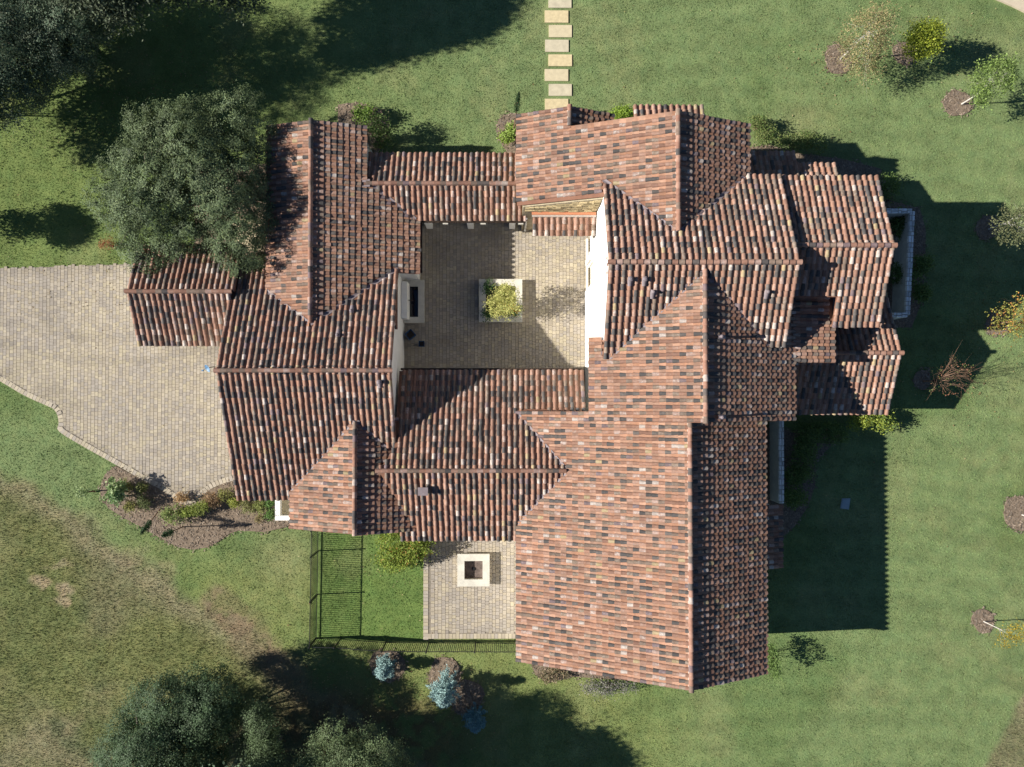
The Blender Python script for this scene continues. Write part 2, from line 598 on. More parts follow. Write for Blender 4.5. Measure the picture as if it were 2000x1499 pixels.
def pavers(poly, y_lines, gap=0.007, w=0.205, edge_skip=None, z=0.03, seed=1, along='y'):
    g = np.random.default_rng(seed)
    P = np.asarray(poly)
    x0, y0 = P.min(0); x1, y1 = P.max(0)
    cells = []
    x = x0
    while x < x1:
        ww = w * (0.93 if g.random() < 0.5 else 1.07)
        y = y0 - g.random() * 0.2
        while y < y1:
            l = (0.145, 0.205, 0.205, 0.265)[g.integers(4)]
            cells.append((x, x + ww, y, y + l))
            y += l
        x += ww
    C = np.array(cells)
    cx = (C[:, 0] + C[:, 1]) / 2; cy = (C[:, 2] + C[:, 3]) / 2
    keep = inside(P, cx, cy)
    if edge_skip is not None:
        keep &= edge_dist(edge_skip, cx, cy, False) > 0.33
    C = C[keep]; cx = cx[keep]; cy = cy[keep]
    n = len(C)
    h = gap / 2; r = 0.012
    zt = z + (g.random(n) - 0.5) * 0.005
    V = np.zeros((n, 8, 3))
    xs = [C[:, 0] + h, C[:, 1] - h, C[:, 1] - h, C[:, 0] + h]; ys = [C[:, 2] + h, C[:, 2] + h, C[:, 3] - h, C[:, 3] - h]
    sx = [1, -1, -1, 1]; sy = [1, 1, -1, -1]
    for k in range(4):
        V[:, k, 0] = xs[k]; V[:, k, 1] = ys[k]; V[:, k, 2] = z - 0.03
        V[:, 4 + k, 0] = xs[k] + sx[k] * r * 0.6; V[:, 4 + k, 1] = ys[k] + sy[k] * r * 0.6; V[:, 4 + k, 2] = zt
    base = (np.arange(n) * 8)[:, None, None]
    Q = np.array([(4, 5, 6, 7), (0, 1, 5, 4), (1, 2, 6, 5), (2, 3, 7, 6), (3, 0, 4, 7)])
    F = (base + Q[None]).reshape(-1, 4)
    t = f_pv(cx, cy)
    pick = np.where(g.random(n) < np.clip((t - 0.38) * 3.5, 0.05, 0.95), g.choice([1, 3, 5, 0], n), g.choice([0, 2, 4, 3], n))
    col = PAVE[pick] * (0.92 + 0.16 * g.random(n))[:, None]
    dirt = f_mid(cx + 31, cy - 12); col = col * (1 - .16 * sstep(.52, .68, dirt))[:, None]
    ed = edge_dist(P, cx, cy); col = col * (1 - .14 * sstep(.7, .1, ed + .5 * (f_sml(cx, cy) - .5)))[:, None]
    if seed == 3:
        qx, qy = to_px(cx, cy)
        for off in (0, 46):
            tr = np.abs(qy - (600 + off + 60 * np.sin((qx + 80) / 190.0)))
            col = col * (1 - .10 * sstep(13, 3, tr + 10 * (f_sml(cx, cy) - .5)))[:, None]
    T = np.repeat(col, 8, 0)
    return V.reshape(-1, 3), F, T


def border(pts, w=0.2, l=0.3, z=0.032, inward=1, parent=None):
    """soldier course: one brick object after another along an edge"""
    pts = np.array(pts)
    seg = np.hypot(*np.diff(pts, axis=0).T)
    cum = np.concatenate([[0], np.cumsum(seg)])
    n = int(cum[-1] / w)
    out = []
    for i in range(n):
        s = (i + 0.5) * cum[-1] / n
        k = min(np.searchsorted(cum, s) - 1, len(seg) - 1)
        p = pts[k] + (pts[k + 1] - pts[k]) * ((s - cum[k]) / seg[k])
        d = (pts[k + 1] - pts[k]) / seg[k]
        out.append((p, math.atan2(d[1], d[0])))
    return out


bp = MB().box(-0.092, 0.092, 0.004, 0.29, -0.03, 0.004)
BORDER_MESH = []
for i in range(6):
    q = MB(); q.box(-0.092, 0.092, 0.004, 0.29, -0.03, 0.006, t=tuple(PAVE[(3, 1, 0, 4, 5, 3)[i]] * (0.95 + 0.03 * i)))
    BORDER_MESH.append(q.mesh('edge_paver', M['paver']))


def lay_border(pts, parent, inward, limit=300):
    for k, (p, a) in enumerate(border(pts)):
        o = bpy.data.objects.new('edge_paver', random.choice(BORDER_MESH))
        COL.objects.link(o)
        o.location = (p[0], p[1], 0.028)
        o.rotation_euler = (0, 0, a + (0 if inward > 0 else math.pi))
        o.parent = parent


def paving(name, poly, seed, label, edge=None, edge_side=1):
    base = MB().prism(poly, -0.05, 0.008)
    o = base.build(name, M['sand'], kind='structure', label=label)
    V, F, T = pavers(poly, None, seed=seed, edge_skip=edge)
    link('pavers', new_mesh('pavers', V, F, M['paver'], T), o, kind='stuff')
    if edge is not None:
        lay_border(edge, o, edge_side)
    return o


drive_edge_w = [tuple(at(x, y)[:2]) for x, y in DRIVE_EDGE[1:]]
paving('driveway', DRIVE, 3, 'pale tan paver driveway reaching the house from the left', drive_edge_w, 1)
paving('courtyard_paving', COURT, 5, 'tan paved courtyard enclosed by the roofs')
paving('patio', PATIO, 6, 'pale paver patio with a square fire pit', [(-4.84, -7.7), (-4.84, -14.12), (0.7, -14.12)], 1)

path = empty('stepping_stone_path', at(1090, 90), kind='structure', label='row of pale stepping stones leading up the lawn')
for k, (x0, x1, y0, y1) in enumerate([(1070, 1116, -42, -12), (1064, 1110, -71, -42 - 4)][:1] + [(1071, 1116, -10, 16), (1064, 1110, 21.5, 45), (1072, 1117, 50, 73.5), (1064, 1110, 78.5, 102), (1071.5, 1117.5, 107.5, 130),
                                      (1064, 1110, 136, 159), (1072, 1117, 165, 188), (1064.5, 1110, 194, 217)]):
    a0 = at(x0, y1); a1 = at(x1, y0)
    q = MB(); r = 0.02
    q.box(a0[0], a1[0], a0[1], a1[1], -0.05, 0.035)
    so = q.build('stepping_stone', M[('slab', 'slab2', 'slab3')[(k * 7) % 3]], path)
    so.rotation_euler = (0, 0, math.radians(random.uniform(-.05, .05)))

# ------------------------------------------------------------------ planting beds
def bed(name, poly, label, seed, dens=55):
    o = MB().prism(poly, -0.03, 0.022).build(name, M['mulch'], kind='structure', label=label)
    P = np.asarray(poly); g = np.random.default_rng(seed)
    x0, y0 = P.min(0) - .15; x1, y1 = P.max(0) + .15
    n = int((x1 - x0) * (y1 - y0) * dens)
    X = x0 + g.random(n) * (x1 - x0); Y = y0 + g.random(n) * (y1 - y0)
    k = inside(P, X, Y) | ((edge_dist(P, X, Y) < .16) & (g.random(n) < .5)); X = X[k]; Y = Y[k]; n = len(X)
    w = g.random(n) * 6.28; l = 0.03 + g.random(n) * 0.06; b_ = 0.012 + g.random(n) * 0.02
    ca, sa = np.cos(w), np.sin(w)
    z = 0.03 + g.random(n) * 0.02; tl = (g.random(n) - 0.5) * 0.05
    V = np.stack([np.stack([X + ca * l * u - sa * b_ * v, Y + sa * l * u + ca * b_ * v, z + tl * u], -1) for u, v in ((-1, -1), (1, -1), (1, 1), (-1, 1))], 1)
    pal = np.array([(0.20, 0.150, 0.105), (0.13, 0.098, 0.07), (0.30, 0.235, 0.175), (0.18, 0.148, 0.115)])
    link('bark_chips', new_mesh('bark_chips', V.reshape(-1, 3), np.arange(n * 4).reshape(-1, 4), M['chip'], np.repeat(pal[g.integers(4, size=n)], 4, 0)), o, kind='stuff')
    # steel edging strip
    e = MB(); pp = poly
    return o


for nm, poly, lb, sd in (('mulch_bed', BED_W, 'curving bark bed between driveway and lawn', 21), ('mulch_bed', BED_N, 'small rounded bark bed at the front corner', 22),
                         ('mulch_bed', BED_NW, 'bark bed beside the left wing', 23), ('mulch_bed', BED_E, 'shaded bark bed along the right hand wall', 24),
                         ('mulch_bed', BED_S, 'small bark bed under the long gable', 25), ('mulch_bed', BED_NE, 'shaded bark bed behind the upper right roofs', 26),
                         ('mulch_bed', BED_EE, 'shaded bark bed round the stone garden wall', 27)):
    bed(nm, poly, lb, sd)
ring_names = ['by the birch', 'by the lime green tree', 'under the top right sapling', 'under the shaded right edge tree', 'under the orange leaved sapling', 'under the bare red sapling',
              'at the right edge, empty looking', 'under the small yellow sapling', 'round the small blue spruce', 'round the large blue spruce', 'round the shaded blue spruce']
for i, p in enumerate(RINGP):
    bed('mulch_ring', p, 'round bark ring ' + ring_names[i], 40 + i, 80)

MB().prism(gpoly([(455, 425), (512, 430), (512, 490), (455, 485)]), -.03, .03).build('side_path', M['slab'], kind='structure', label='small tan paved strip glimpsed under the oak')
MB().prism(gpoly([(380, 330), (520, 320), (520, 520), (380, 500)]), -.03, .012).build('mulch_bed', M['mulch'], kind='structure', label='dark bark coloured sheet standing in for oak shade beside the left wing')  # added dark sheet over the pavement: oak shade put into the ground colour
road = MB().prism(gpoly([(1985, -60), (2200, 40), (2200, -200), (1900, -200), (1900, -100)]), -0.03, 0.02)
road.build('road', M['asphalt'], kind='structure', label='corner of dark road beyond the curb, top right')
kb = MB().prism(gpoly([(1942, -1), (1975, 13), (2030, 40), (2100, 80), (2160, 60), (2200, 42), (1985, -58), (1900, -100), (1880, -40)]), -0.03, 0.10)
kb.build('kerb', M['concrete'], kind='structure', label='tan concrete kerb in the top right corner')

# ------------------------------------------------------------------ the house
house = empty('house', (0, 0, 0), 'rambling white house with multicoloured clay barrel tile roofs round a courtyard', 'house')

PITCH = 0.305; EXPO = 0.315
PAL = [((0.270, 0.143, 0.094), 0.10, 24), ((0.310, 0.176, 0.122), 0.25, 19), ((0.225, 0.118, 0.080), 0.05, 13), ((0.075, 0.068, 0.064), 0.05, 13), ((0.105, 0.090, 0.080), 0.10, 9),
       ((0.165, 0.118, 0.088), 0.15, 13), ((0.215, 0.155, 0.112), 0.30, 9), ((0.330, 0.220, 0.175), 0.75, 8), ((0.37, 0.31, 0.265), 0.95, 4), ((0.33, 0.250, 0.130), 0.2, 2), ((0.165, 0.118, 0.120), 0.2, 4)]
PW = np.array([p[2] for p in PAL], float); PW /= PW.sum()
PC = np.array([list(p[0]) + [p[1]] for p in PAL])
_g = PC[:, :3].mean(1, keepdims=True)
PC[:, :3] = (PC[:, :3] * 0.90 + _g * 0.10) * 0.98

# one cover tile: barrel, tapered, lower end overlapping the next; u down slope, v across, n up
ARC = 6
def tile_geo(L=EXPO + 0.055, r0=0.080, r1=0.110, h0=0.068, h1=0.124):
    V = []
    for u, r, h in ((-L, r0, h0), (0.0, r1, h1)):
        for k in range(ARC + 1):
            w = math.pi * k / ARC
            V.append((u, -r * math.cos(w), h * math.sin(w) ** 0.85 if 0 < k < ARC else -0.02))
    F = [[k, k + 1, ARC + 1 + k + 1, ARC + 1 + k] for k in range(ARC)]
    V += V[ARC + 1:]
    F.append([2 * (ARC + 1) + k for k in range(ARC + 1)])
    return np.array(V), F
TV, TF = tile_geo()
TQ = np.array(TF[:ARC]); TE = np.array([TF[ARC]])
PV = np.array([(-EXPO, -0.16, 0.045), (-EXPO, -0.06, 0.0), (-EXPO, 0.06, 0.0), (-EXPO, 0.16, 0.045),
               (0.01, -0.16, 0.068), (0.01, -0.06, 0.024), (0.01, 0.06, 0.024), (0.01, 0.16, 0.068),
               (0.01, -0.16, 0.0), (0.01, -0.06, -0.02), (0.01, 0.06, -0.02), (0.01, 0.16, 0.0)])
PF = np.array([(0, 1, 5, 4), (1, 2, 6, 5), (2, 3, 7, 6), (4, 5, 9, 8), (5, 6, 10, 9), (6, 7, 11, 10)])


class Facet:
    def __init__(s, roof, axis, c, h, sl, sign, poly, eave=None, phase=0.0):
        """plane h - sl*|coord-c| on side `sign`; axis = coordinate that changes down the slope (0 x, 1 y)"""
        s.roof, s.axis, s.c, s.h, s.sl, s.sign = roof, axis, c, h, sl, sign
        s.poly = np.array(poly, float)
        co = s.poly[:, axis] * sign
        s.e = co.max() if eave is None else eave * sign
        s.phase = phase

    def z(s, X, Y):
        q = X if s.axis == 0 else Y
        return s.h - s.sl * s.sign * (q - s.c)


def rect(x0, x1, y0, y1):
    return [(x0, y0), (x1, y0), (x1, y1), (x0, y1)]


def side(roof, axis, c, h, sl, sign, poly, **k):
    return Facet(roof, axis, c, h, sl, sign, poly, **k)


FAC = [
    # long lower right wing
    Facet('A', 0, 8.77, 7.13, .446, -1, rect(0.53, 8.77, -14.12, -0.85)),
    Facet('A', 0, 8.77, 7.13, .446, 1, rect(8.77, 13.10, -14.12, -1.0)),
    # tall middle wing, right slope sweeping lower between its neighbours
    Facet('B', 0, 9.15, 8.40, .428, -1, [(4.07, -1.30), (9.15, -1.30), (9.15, 6.0), (4.78, 6.0), (4.78, 2.68), (4.07, 2.68)], eave=4.07),
    Facet('B', 0, 9.15, 8.40, .428, 1, [(9.15, -1.28), (14.16, -1.28), (14.16, 4.95), (13.4, 4.95), (13.4, 6.0), (9.15, 6.0)], eave=14.16),
    Facet('B', 0, 14.10, 6.29, .15, 1, [(14.02, 1.58), (16.28, 1.58), (16.28, 4.85), (14.02, 4.95)], eave=16.28),
    # upper wing
    Facet('C', 0, 8.07, 7.87, .389, -1, [(0.52, 9.70), (4.78, 9.70), (4.78, 7.4), (8.07, 7.4), (8.07, 13.38), (3.13, 13.38), (3.13, 14.42), (0.52, 14.42)], eave=0.52),
    Facet('C', 0, 8.07, 7.87, .389, 1, rect(8.07, 11.95, 7.4, 13.42)),
    Facet('CX', 0, 3.13, 5.95, .389, 1, rect(3.13, 5.45, 12.9, 14.42)),
    # cross gable of the middle
    Facet('D', 1, -3.91, 4.60, .393, 1, [(-5.86, 1.29), (4.2, 1.29), (4.2, -3.91), (-6.62, -3.91), (-5.86, -2.85)]),
    Facet('D', 1, -3.91, 4.60, .393, -1, [(-6.62, -3.91), (4.2, -3.91), (0.62, -7.77), (-5.66, -7.77), (-5.66, -7.25), (-4.75, -7.25)], eave=-7.77),
    # two storey gable
    Facet('E', 1, 6.10, 8.55, .449, 1, rect(4.69, 13.53, 6.10, 10.78)),
    Facet('E', 1, 6.10, 8.55, .449, -1, [(4.69, 6.10), (13.53, 6.10), (13.50, 2.36), (9.0, 2.36), (9.0, 1.78), (4.69, 1.78)], eave=1.78),
    Facet('F', 1, 7.08, 7.66, .376, 1, rect(13.3, 18.42, 7.08, 10.80)),
    Facet('F', 1, 7.08, 7.66, .376, -1, [(13.3, 7.08), (18.42, 7.08), (18.42, 3.37), (16.05, 3.37), (16.05, 4.75), (13.3, 4.75)], eave=3.37),
    Facet('G', 1, 2.16, 4.62, .415, 1, rect(14.0, 20.46, 2.16, 5.41)),
    Facet('G', 1, 2.16, 4.62, .415, -1, rect(14.0, 20.46, -1.02, 2.16)),
    Facet('L', 0, -7.83, 4.50, .409, -1, rect(-11.61, -7.83, -7.20, -1.2)),
    Facet('L', 0, -7.83, 4.50, .409, 1, [(-7.83, -7.22), (-4.62, -7.28), (-6.35, -4.1), (-5.6, -2.9), (-5.7, -1.2), (-7.83, -1.2)], eave=-4.62),
    Facet('M', 1, 1.22, 5.51, .405, 1, rect(-14.60, -5.81, 1.22, 7.24)),
    Facet('M', 1, 1.22, 5.51, .405, -1, [(-14.60, 1.22), (-5.81, 1.22), (-5.79, -2.95), (-7.9, -2.95), (-9.0, -5.64), (-14.60, -5.64)], eave=-5.64),
    Facet('N', 0, -10.15, 4.53, .294, -1, rect(-12.66, -10.15, 3.5, 14.26)),
    Facet('N', 0, -10.15, 4.53, .294, 1, [(-10.15, 3.5), (-5.86, 3.5), (-5.86, 6.52), (-4.74, 6.52), (-4.74, 9.9), (-7.53, 11.6), (-7.53, 14.28), (-10.15, 14.28)], eave=-4.74),
    Facet('O', 1, 11.21, 3.69, .398, 1, rect(-7.50, 0.95, 11.21, 13.05)),
    Facet('O', 1, 11.21, 3.69, .398, -1, rect(-7.50, 1.11, 9.45, 11.21)),
    Facet('P', 1, 5.38, 4.20, .413, 1, rect(-19.80, -14.2, 5.38, 8.05)),
    Facet('P', 1, 5.38, 4.20, .413, -1, rect(-19.80, -14.45, 2.66, 5.38)),
    # lean-to roofs
    Facet('H', 1, 13.20, 6.72, .42, 1, rect(6.25, 9.75, 13.20, 14.28)),
    Facet('I', 1, 10.45, 4.90, .40, 1, rect(12.0, 15.25, 10.45, 12.82)),
    Facet('J', 1, 10.45, 4.65, .40, 1, rect(15.25, 17.42, 10.45, 12.22)),
    Facet('Q', 1, 9.50, 4.00, .42, -1, rect(1.36, 4.70, 8.50, 9.42)),
    Facet('R', 0, 13.0, 3.55, .33, 1, rect(13.0, 14.82, -9.35, -5.92)),
]
ROOF_NAMES = dict(A='long gable roof at the lower right', B='tall middle roof', C='upper right gable roof', CX='small front porch gable', D='cross roof below the courtyard', E='two storey roof right of the courtyard',
                  F='right hand gable roof', G='low right gable roof', L='small gable roof beside the lower lawn', M='wide left gable roof', N='left wing roof under the oak', O='breezeway roof above the courtyard',
                  P='small garage roof by the driveway', H='balcony roof', I='shaded lean-to roof', J='lean-to roof with four lit columns', Q='little pent roof over a courtyard door', R='shaded lean-to roof by the right lawn')

roofs = {}
for k in ROOF_NAMES:
    mb = MB()
    for f in FAC:
        if f.roof != k:
            continue
        P = f.poly; n = len(P)
        z = f.z(P[:, 0], P[:, 1]) - 0.012
        V = [(P[i, 0], P[i, 1], z[i]) for i in range(n)] + [(P[i, 0], P[i, 1], z[i] - 0.07) for i in range(n)]
        F = [list(range(n)), list(range(n, 2 * n))[::-1]] + [[i, n + i, n + (i + 1) % n, (i + 1) % n] for i in range(n)]
        mb.add(V, F)
    o = mb.build('roof', M['deck'], house)
    o['label'] = ROOF_NAMES[k]
    roofs[k] = o


def lay_tiles(f):
    """centres (lower-end points) of cover tiles and pans on a facet"""
    cosl = 1 / math.sqrt(1 + f.sl ** 2)
    st = EXPO * cosl
    A = f.poly[:, 1 - f.axis]
    a0, a1 = A.min(), A.max()
    n = max(1, round((a1 - a0 - 0.22) / PITCH))
    cols = a0 + 0.11 + (a1 - a0 - 0.22) * np.arange(n + 1) / n
    dmin = (f.poly[:, f.axis] * f.sign).min()
    m = int((f.e - dmin) / st) + 1
    rows = f.e + 0.03 - st * np.arange(m + 1)
    RA, RR = np.meshgrid(cols, rows)
    a = RA.ravel(); r = RR.ravel()
    q = (r - st * 0.5) * f.sign
    X = q if f.axis == 0 else a; Y = a if f.axis == 0 else q
    ok = inside(f.poly, X, Y) & (r - 0.05 > dmin)
    # eave rows of stepped outlines: the lower end may not hang more than a little past the outline
    for g_ in FAC:
        if g_ is f:
            continue
        ing = inside(g_.poly, X, Y)
        dz = g_.z(X, Y) - f.z(X, Y)
        deep = ing.copy()
        for ox, oy in ((0.6, 0), (-0.6, 0), (0, 0.6), (0, -0.6)):
            deep &= inside(g_.poly, X + ox, Y + oy)
        same = (g_.roof == f.roof)
        if not same:
            ok &= ~(ing & (dz > -0.04) & ((dz < 0.75) | deep))
    a = a[ok]; r = r[ok]
    q = r * f.sign
    X = q if f.axis == 0 else a; Y = a if f.axis == 0 else q
    return X, Y, f.z(X, Y), n


def basis(f):
    cosl = 1 / math.sqrt(1 + f.sl ** 2)
    u = np.zeros(3); u[f.axis] = f.sign * cosl; u[2] = -f.sl * cosl
    v = np.zeros(3); v[1 - f.axis] = 1.0
    n = np.cross(u, v)
    if n[2] < 0:
        v = -v; n = -n
    return u, v, n


all_tiles = []           # (facet index, pos, colour)
for fi, f in enumerate(FAC):
    X, Y, Z, n = lay_tiles(f)
    u, v, nn = basis(f)
    k = len(X)
    jit = (rng.random((k, 3)) - 0.5) * np.array([0.034, 0.024, 0.014])
    jit[:, 0] += np.where(rng.random(k) < .012, .05, 0)
    pos = np.stack([X, Y, Z], 1) + jit[:, :1] * u + jit[:, 1:2] * v + jit[:, 2:] * nn
    ci = rng.choice(len(PAL), k, p=PW)
    all_tiles.append((pos, ci))
    # pans: one strip piece per tile gap
    pp = np.stack([X, Y, Z], 1) + v * 0.0
    hv = np.zeros(3); hv[1 - f.axis] = PITCH / 2 * (1 if True else 1)
    pans = pp + hv
    ok = inside(f.poly, pans[:, 0] - u[0] * 0.15, pans[:, 1] - u[1] * 0.15)
    pans = pans[ok]
    if len(pans):
        Vp = pans[:, None, :] + PV[None, :, 0:1] * u + PV[None, :, 1:2] * v + PV[None, :, 2:3] * nn
        Fp = (np.arange(len(pans)) * 12)[:, None, None] + PF[None]
        cp = np.array([(0.325, 0.180, 0.118), (0.295, 0.158, 0.100), (0.345, 0.205, 0.140), (0.255, 0.155, 0.110)])[rng.integers(4, size=len(pans))] * (0.85 + 0.3 * rng.random(len(pans)))[:, None]
        link('pan_tiles', new_mesh('pan_tiles', Vp.reshape(-1, 3), Fp.reshape(-1, 4), M['pan'], np.repeat(cp, 12, 0)), roofs[f.roof], kind='stuff')

# the 300 tiles that show largest (nearest the camera) are single objects, the rest one piece per roof
flat = [(np.linalg.norm(p - np.array([0, 0, CAM_H])), fi, i) for fi, (pos, ci) in enumerate(all_tiles) for i, p in enumerate(pos)]
flat.sort()
single = set((fi, i) for _, fi, i in flat[:300])
tile_mesh = []
for c in PC:
    tile_mesh.append(new_mesh('roof_tile', TV, [TQ, TE], M['tile'], c, True))
by_roof = {}
for fi, (pos, ci) in enumerate(all_tiles):
    f = FAC[fi]
    u, v, nn = basis(f)
    rest = [i for i in range(len(pos)) if (fi, i) not in single]
    if rest:
        p = pos[rest]; c = PC[ci[rest]].copy()
        c[:, :3] *= (0.82 + 0.36 * rng.random(len(rest)))[:, None]
        th = rng.normal(size=(len(p), 1, 1)) * .022
        tu = TV[None, :, 0:1] - th * TV[None, :, 1:2]; tv = TV[None, :, 1:2] + th * TV[None, :, 0:1]
        Vt = p[:, None, :] + tu * u + tv * v + TV[None, :, 2:3] * nn
        nb = (np.arange(len(p)) * len(TV))[:, None, None]
        by_roof.setdefault(f.roof, []).append((Vt.reshape(-1, 3), (nb + TQ[None]).reshape(-1, TQ.shape[1]), (nb + TE[None]).reshape(-1, TE.shape[1]), np.repeat(c, len(TV), 0)))
    for i in range(len(pos)):
        if (fi, i) in single:
            o = bpy.data.objects.new('roof_tile', tile_mesh[ci[i]])
            COL.objects.link(o)
            mtx = Matrix(((u[0], v[0], nn[0], pos[i][0]), (u[1], v[1], nn[1], pos[i][1]), (u[2], v[2], nn[2], pos[i][2]), (0, 0, 0, 1)))
            o.parent = roofs[f.roof]
            o.matrix_local = mtx
for k, parts in by_roof.items():
    off = 0; Vs = []; Q = []; En = []; T = []
    for V, q, e, t in parts:
        Vs.append(V); Q.append(q + off); En.append(e + off); T.append(t); off += len(V)
    link('cover_tiles', new_mesh('cover_tiles', np.concatenate(Vs), [np.concatenate(Q), np.concatenate(En)], M['tile'], np.concatenate(T), True), roofs[k], kind='stuff')

# metal valleys where two slopes meet
for ia in range(len(FAC)):
    for ib in range(ia + 1, len(FAC)):
        fa, fb = FAC[ia], FAC[ib]
        if fa.roof == fb.roof or fa.axis == fb.axis:
            continue
        fx, fy = (fa, fb) if fa.axis == 0 else (fb, fa)
        xs = np.arange(fx.poly[:, 0].min(), fx.poly[:, 0].max(), .06)
        # height equality gives y for each x
        zz = fx.h - fx.sl * fx.sign * (xs - fx.c)
        ys = fy.c + (fy.h - zz) / (fy.sl * fy.sign)
        ok = inside(fx.poly, xs, ys) & inside(fy.poly, xs, ys)
        for g_ in FAC:
            if g_ is not fx and g_ is not fy:
                ok &= ~(inside(g_.poly, xs, ys) & (g_.z(xs, ys) > zz + .02))
        if ok.sum() < 6:
            continue
        k = np.where(ok)[0]
        k = k[:]
        X = xs[k]; Y = ys[k]; Z = zz[k]
        d = np.array((X[-1] - X[0], Y[-1] - Y[0])); d /= np.linalg.norm(d); nr = np.array((-d[1], d[0])) * .10
        rows = []
        for sgn in (-1, 0, 1):
            xx = X + nr[0] * sgn; yy = Y + nr[1] * sgn
            rows.append(np.stack([xx, yy, np.maximum(fx.z(xx, yy), fy.z(xx, yy)) + .02], 1))
        m_ = len(X)
        Vv = np.concatenate(rows)
        Fv = []
        for q in range(m_ - 1):
            if k[q + 1] - k[q] == 1:
                Fv += [(q, q + 1, m_ + q + 1, m_ + q), (m_ + q, m_ + q + 1, 2 * m_ + q + 1, 2 * m_ + q)]
        link('valley_flashing', new_mesh('valley_flashing', Vv, np.array(Fv), M['lead']), house)

# ridge caps: each one an object; mortar bed under them
RL = 0.32
RVv, RFf = tile_geo(L=RL + 0.05, r0=0.105, r1=0.130, h0=0.120, h1=0.150)
ridge_mesh = [new_mesh('ridge_tile', RVv, [np.array(RFf[:ARC]), np.array([RFf[ARC]])], M['tile'], c * np.array([1.02, 0.98, 0.98, 0.45]), True) for c in PC]
RIDGES = [  # roof, axis along, fixed coordinate, from, to, height
    ('A', 1, 8.77, -1.25, -14.14, 7.13), ('B', 1, 9.15, 5.75, -1.33, 8.40), ('C', 1, 8.07, 7.75, 13.45, 7.87), ('CX', 1, 3.13, 13.45, 14.45, 5.95),
    ('D', 0, -3.91, 3.0, -6.75, 4.60), ('E', 0, 6.10, 4.66, 13.56, 8.55), ('F', 0, 7.08, 13.6, 18.45, 7.66), ('G', 0, 2.16, 14.2, 20.49, 4.62),
    ('L', 1, -7.83, -1.45, -7.24, 4.50), ('M', 0, 1.22, -5.78, -14.64, 5.51), ('N', 1, -10.15, 3.75, 14.30, 4.53), ('O', 0, 11.21, 0.70, -7.45, 3.69), ('P', 0, 5.38, -14.35, -19.84, 4.20)]
rw = np.array([24, 22, 14, 8, 7, 14, 8, 7, 2, 1.5, 5.0]); rw = rw / rw.sum()
for (k, axis, fix, a0, a1, h) in RIDGES:
    d = 1 if a1 > a0 else -1
    n = max(2, int(round(abs(a1 - a0) / RL)))
    mb = MB()
    lo, hi = min(a0, a1) + 0.04, max(a0, a1) - 0.04
    if axis == 0:
        mb.add([(lo, fix - .13, h - .06), (hi, fix - .13, h - .06), (hi, fix - .06, h + .08), (lo, fix - .06, h + .08), (lo, fix + .13, h - .06), (hi, fix + .13, h - .06), (hi, fix + .06, h + .08), (lo, fix + .06, h + .08)],
               [(0, 1, 2, 3), (3, 2, 6, 7), (5, 4, 7, 6), (0, 3, 7, 4), (1, 5, 6, 2)])
    else:
        mb.add([(fix - .13, lo, h - .06), (fix - .13, hi, h - .06), (fix - .06, hi, h + .08), (fix - .06, lo, h + .08), (fix + .13, lo, h - .06), (fix + .13, hi, h - .06), (fix + .06, hi, h + .08), (fix + .06, lo, h + .08)],
               [(0, 1, 2, 3), (3, 2, 6, 7), (5, 4, 7, 6), (0, 3, 7, 4), (1, 5, 6, 2)])
    mb.build('ridge_mortar', M['mortar'], roofs[k])
    for i in range(n):
        s = a0 + (a1 - a0) * (i + 1) / n
        o = bpy.data.objects.new('ridge_tile', ridge_mesh[rng.choice(len(PAL), p=rw)])
        COL.objects.link(o)
        o.parent = roofs[k]
        u = np.zeros(3); u[axis] = d; v = np.cross([0, 0, 1], u)
        p = [0, 0, h + 0.055 + random.uniform(-.006, .006)]; p[axis] = s; p[1 - axis] = fix + random.uniform(-.008, .008)
        tl = 0.03
        u2 = Vector((u[0], u[1], tl)).normalized(); v2 = Vector(v); n2 = u2.cross(v2)
        o.matrix_local = Matrix(((u2[0], v2[0], n2[0], p[0]), (u2[1], v2[1], n2[1], p[1]), (u2[2], v2[2], n2[2], p[2]), (0, 0, 0, 1)))

# walls under the roofs
def gable_wall(axis, c, h, sl, e0, e1, a0, a1, mat, inset=0.32, drop=0.17, z0=-0.05):
    """axis: coordinate running down the slopes; e0<c<e1 eaves; a0..a1 along the ridge"""
    l, r = e0 + inset, e1 - inset
    prof = [(l, z0), (r, z0), (r, h - sl * (r - c) - drop), (c, h - drop), (l, h - sl * (c - l) - drop)]
    V = []
    for a in (a0, a1):
        for q, z in prof:
            V.append((q, a, z) if axis == 0 else (a, q, z))
    F = [[0, 1, 2, 3, 4], [9, 8, 7, 6, 5]] + [[i, 5 + i, 5 + (i + 1) % 5, (i + 1) % 5] for i in range(5)]
    mb = MB().add(V, F)
    return mb.build('wall', mat, house)


gable_wall(0, 8.77, 7.13, .446, .53, 13.10, -14.0, -0.95, M['stucco'])
gable_wall(0, 9.15, 8.40, .428, 4.24, 14.16, -1.18, 6.0, M['stucco'])
gable_wall(0, 8.07, 7.87, .389, .52, 11.95, 9.64, 13.28, M['stonewall'])
gable_wall(0, 8.07, 7.87, .389, 4.55, 11.9, 7.4, 9.6, M['stucco'])
gable_wall(0, 3.13, 5.95, .389, .55, 5.45, 13.0, 14.30, M['stonewall'])
gable_wall(1, -3.91, 4.60, .393, -7.77, 1.29, -4.9, 2.5, M['stucco'])
gable_wall(1, 6.10, 8.55, .449, 1.85, 10.78, 5.02, 13.40, M['stucco'])
gable_wall(1, 7.08, 7.66, .376, 3.37, 10.80, 16.25, 18.30, M['lead'])
gable_wall(1, 7.08, 7.66, .376, 4.75, 10.78, 13.42, 16.24, M['lead'])
gable_wall(1, 2.16, 4.62, .415, -1.02, 5.41, 14.2, 20.34, M['stucco'])
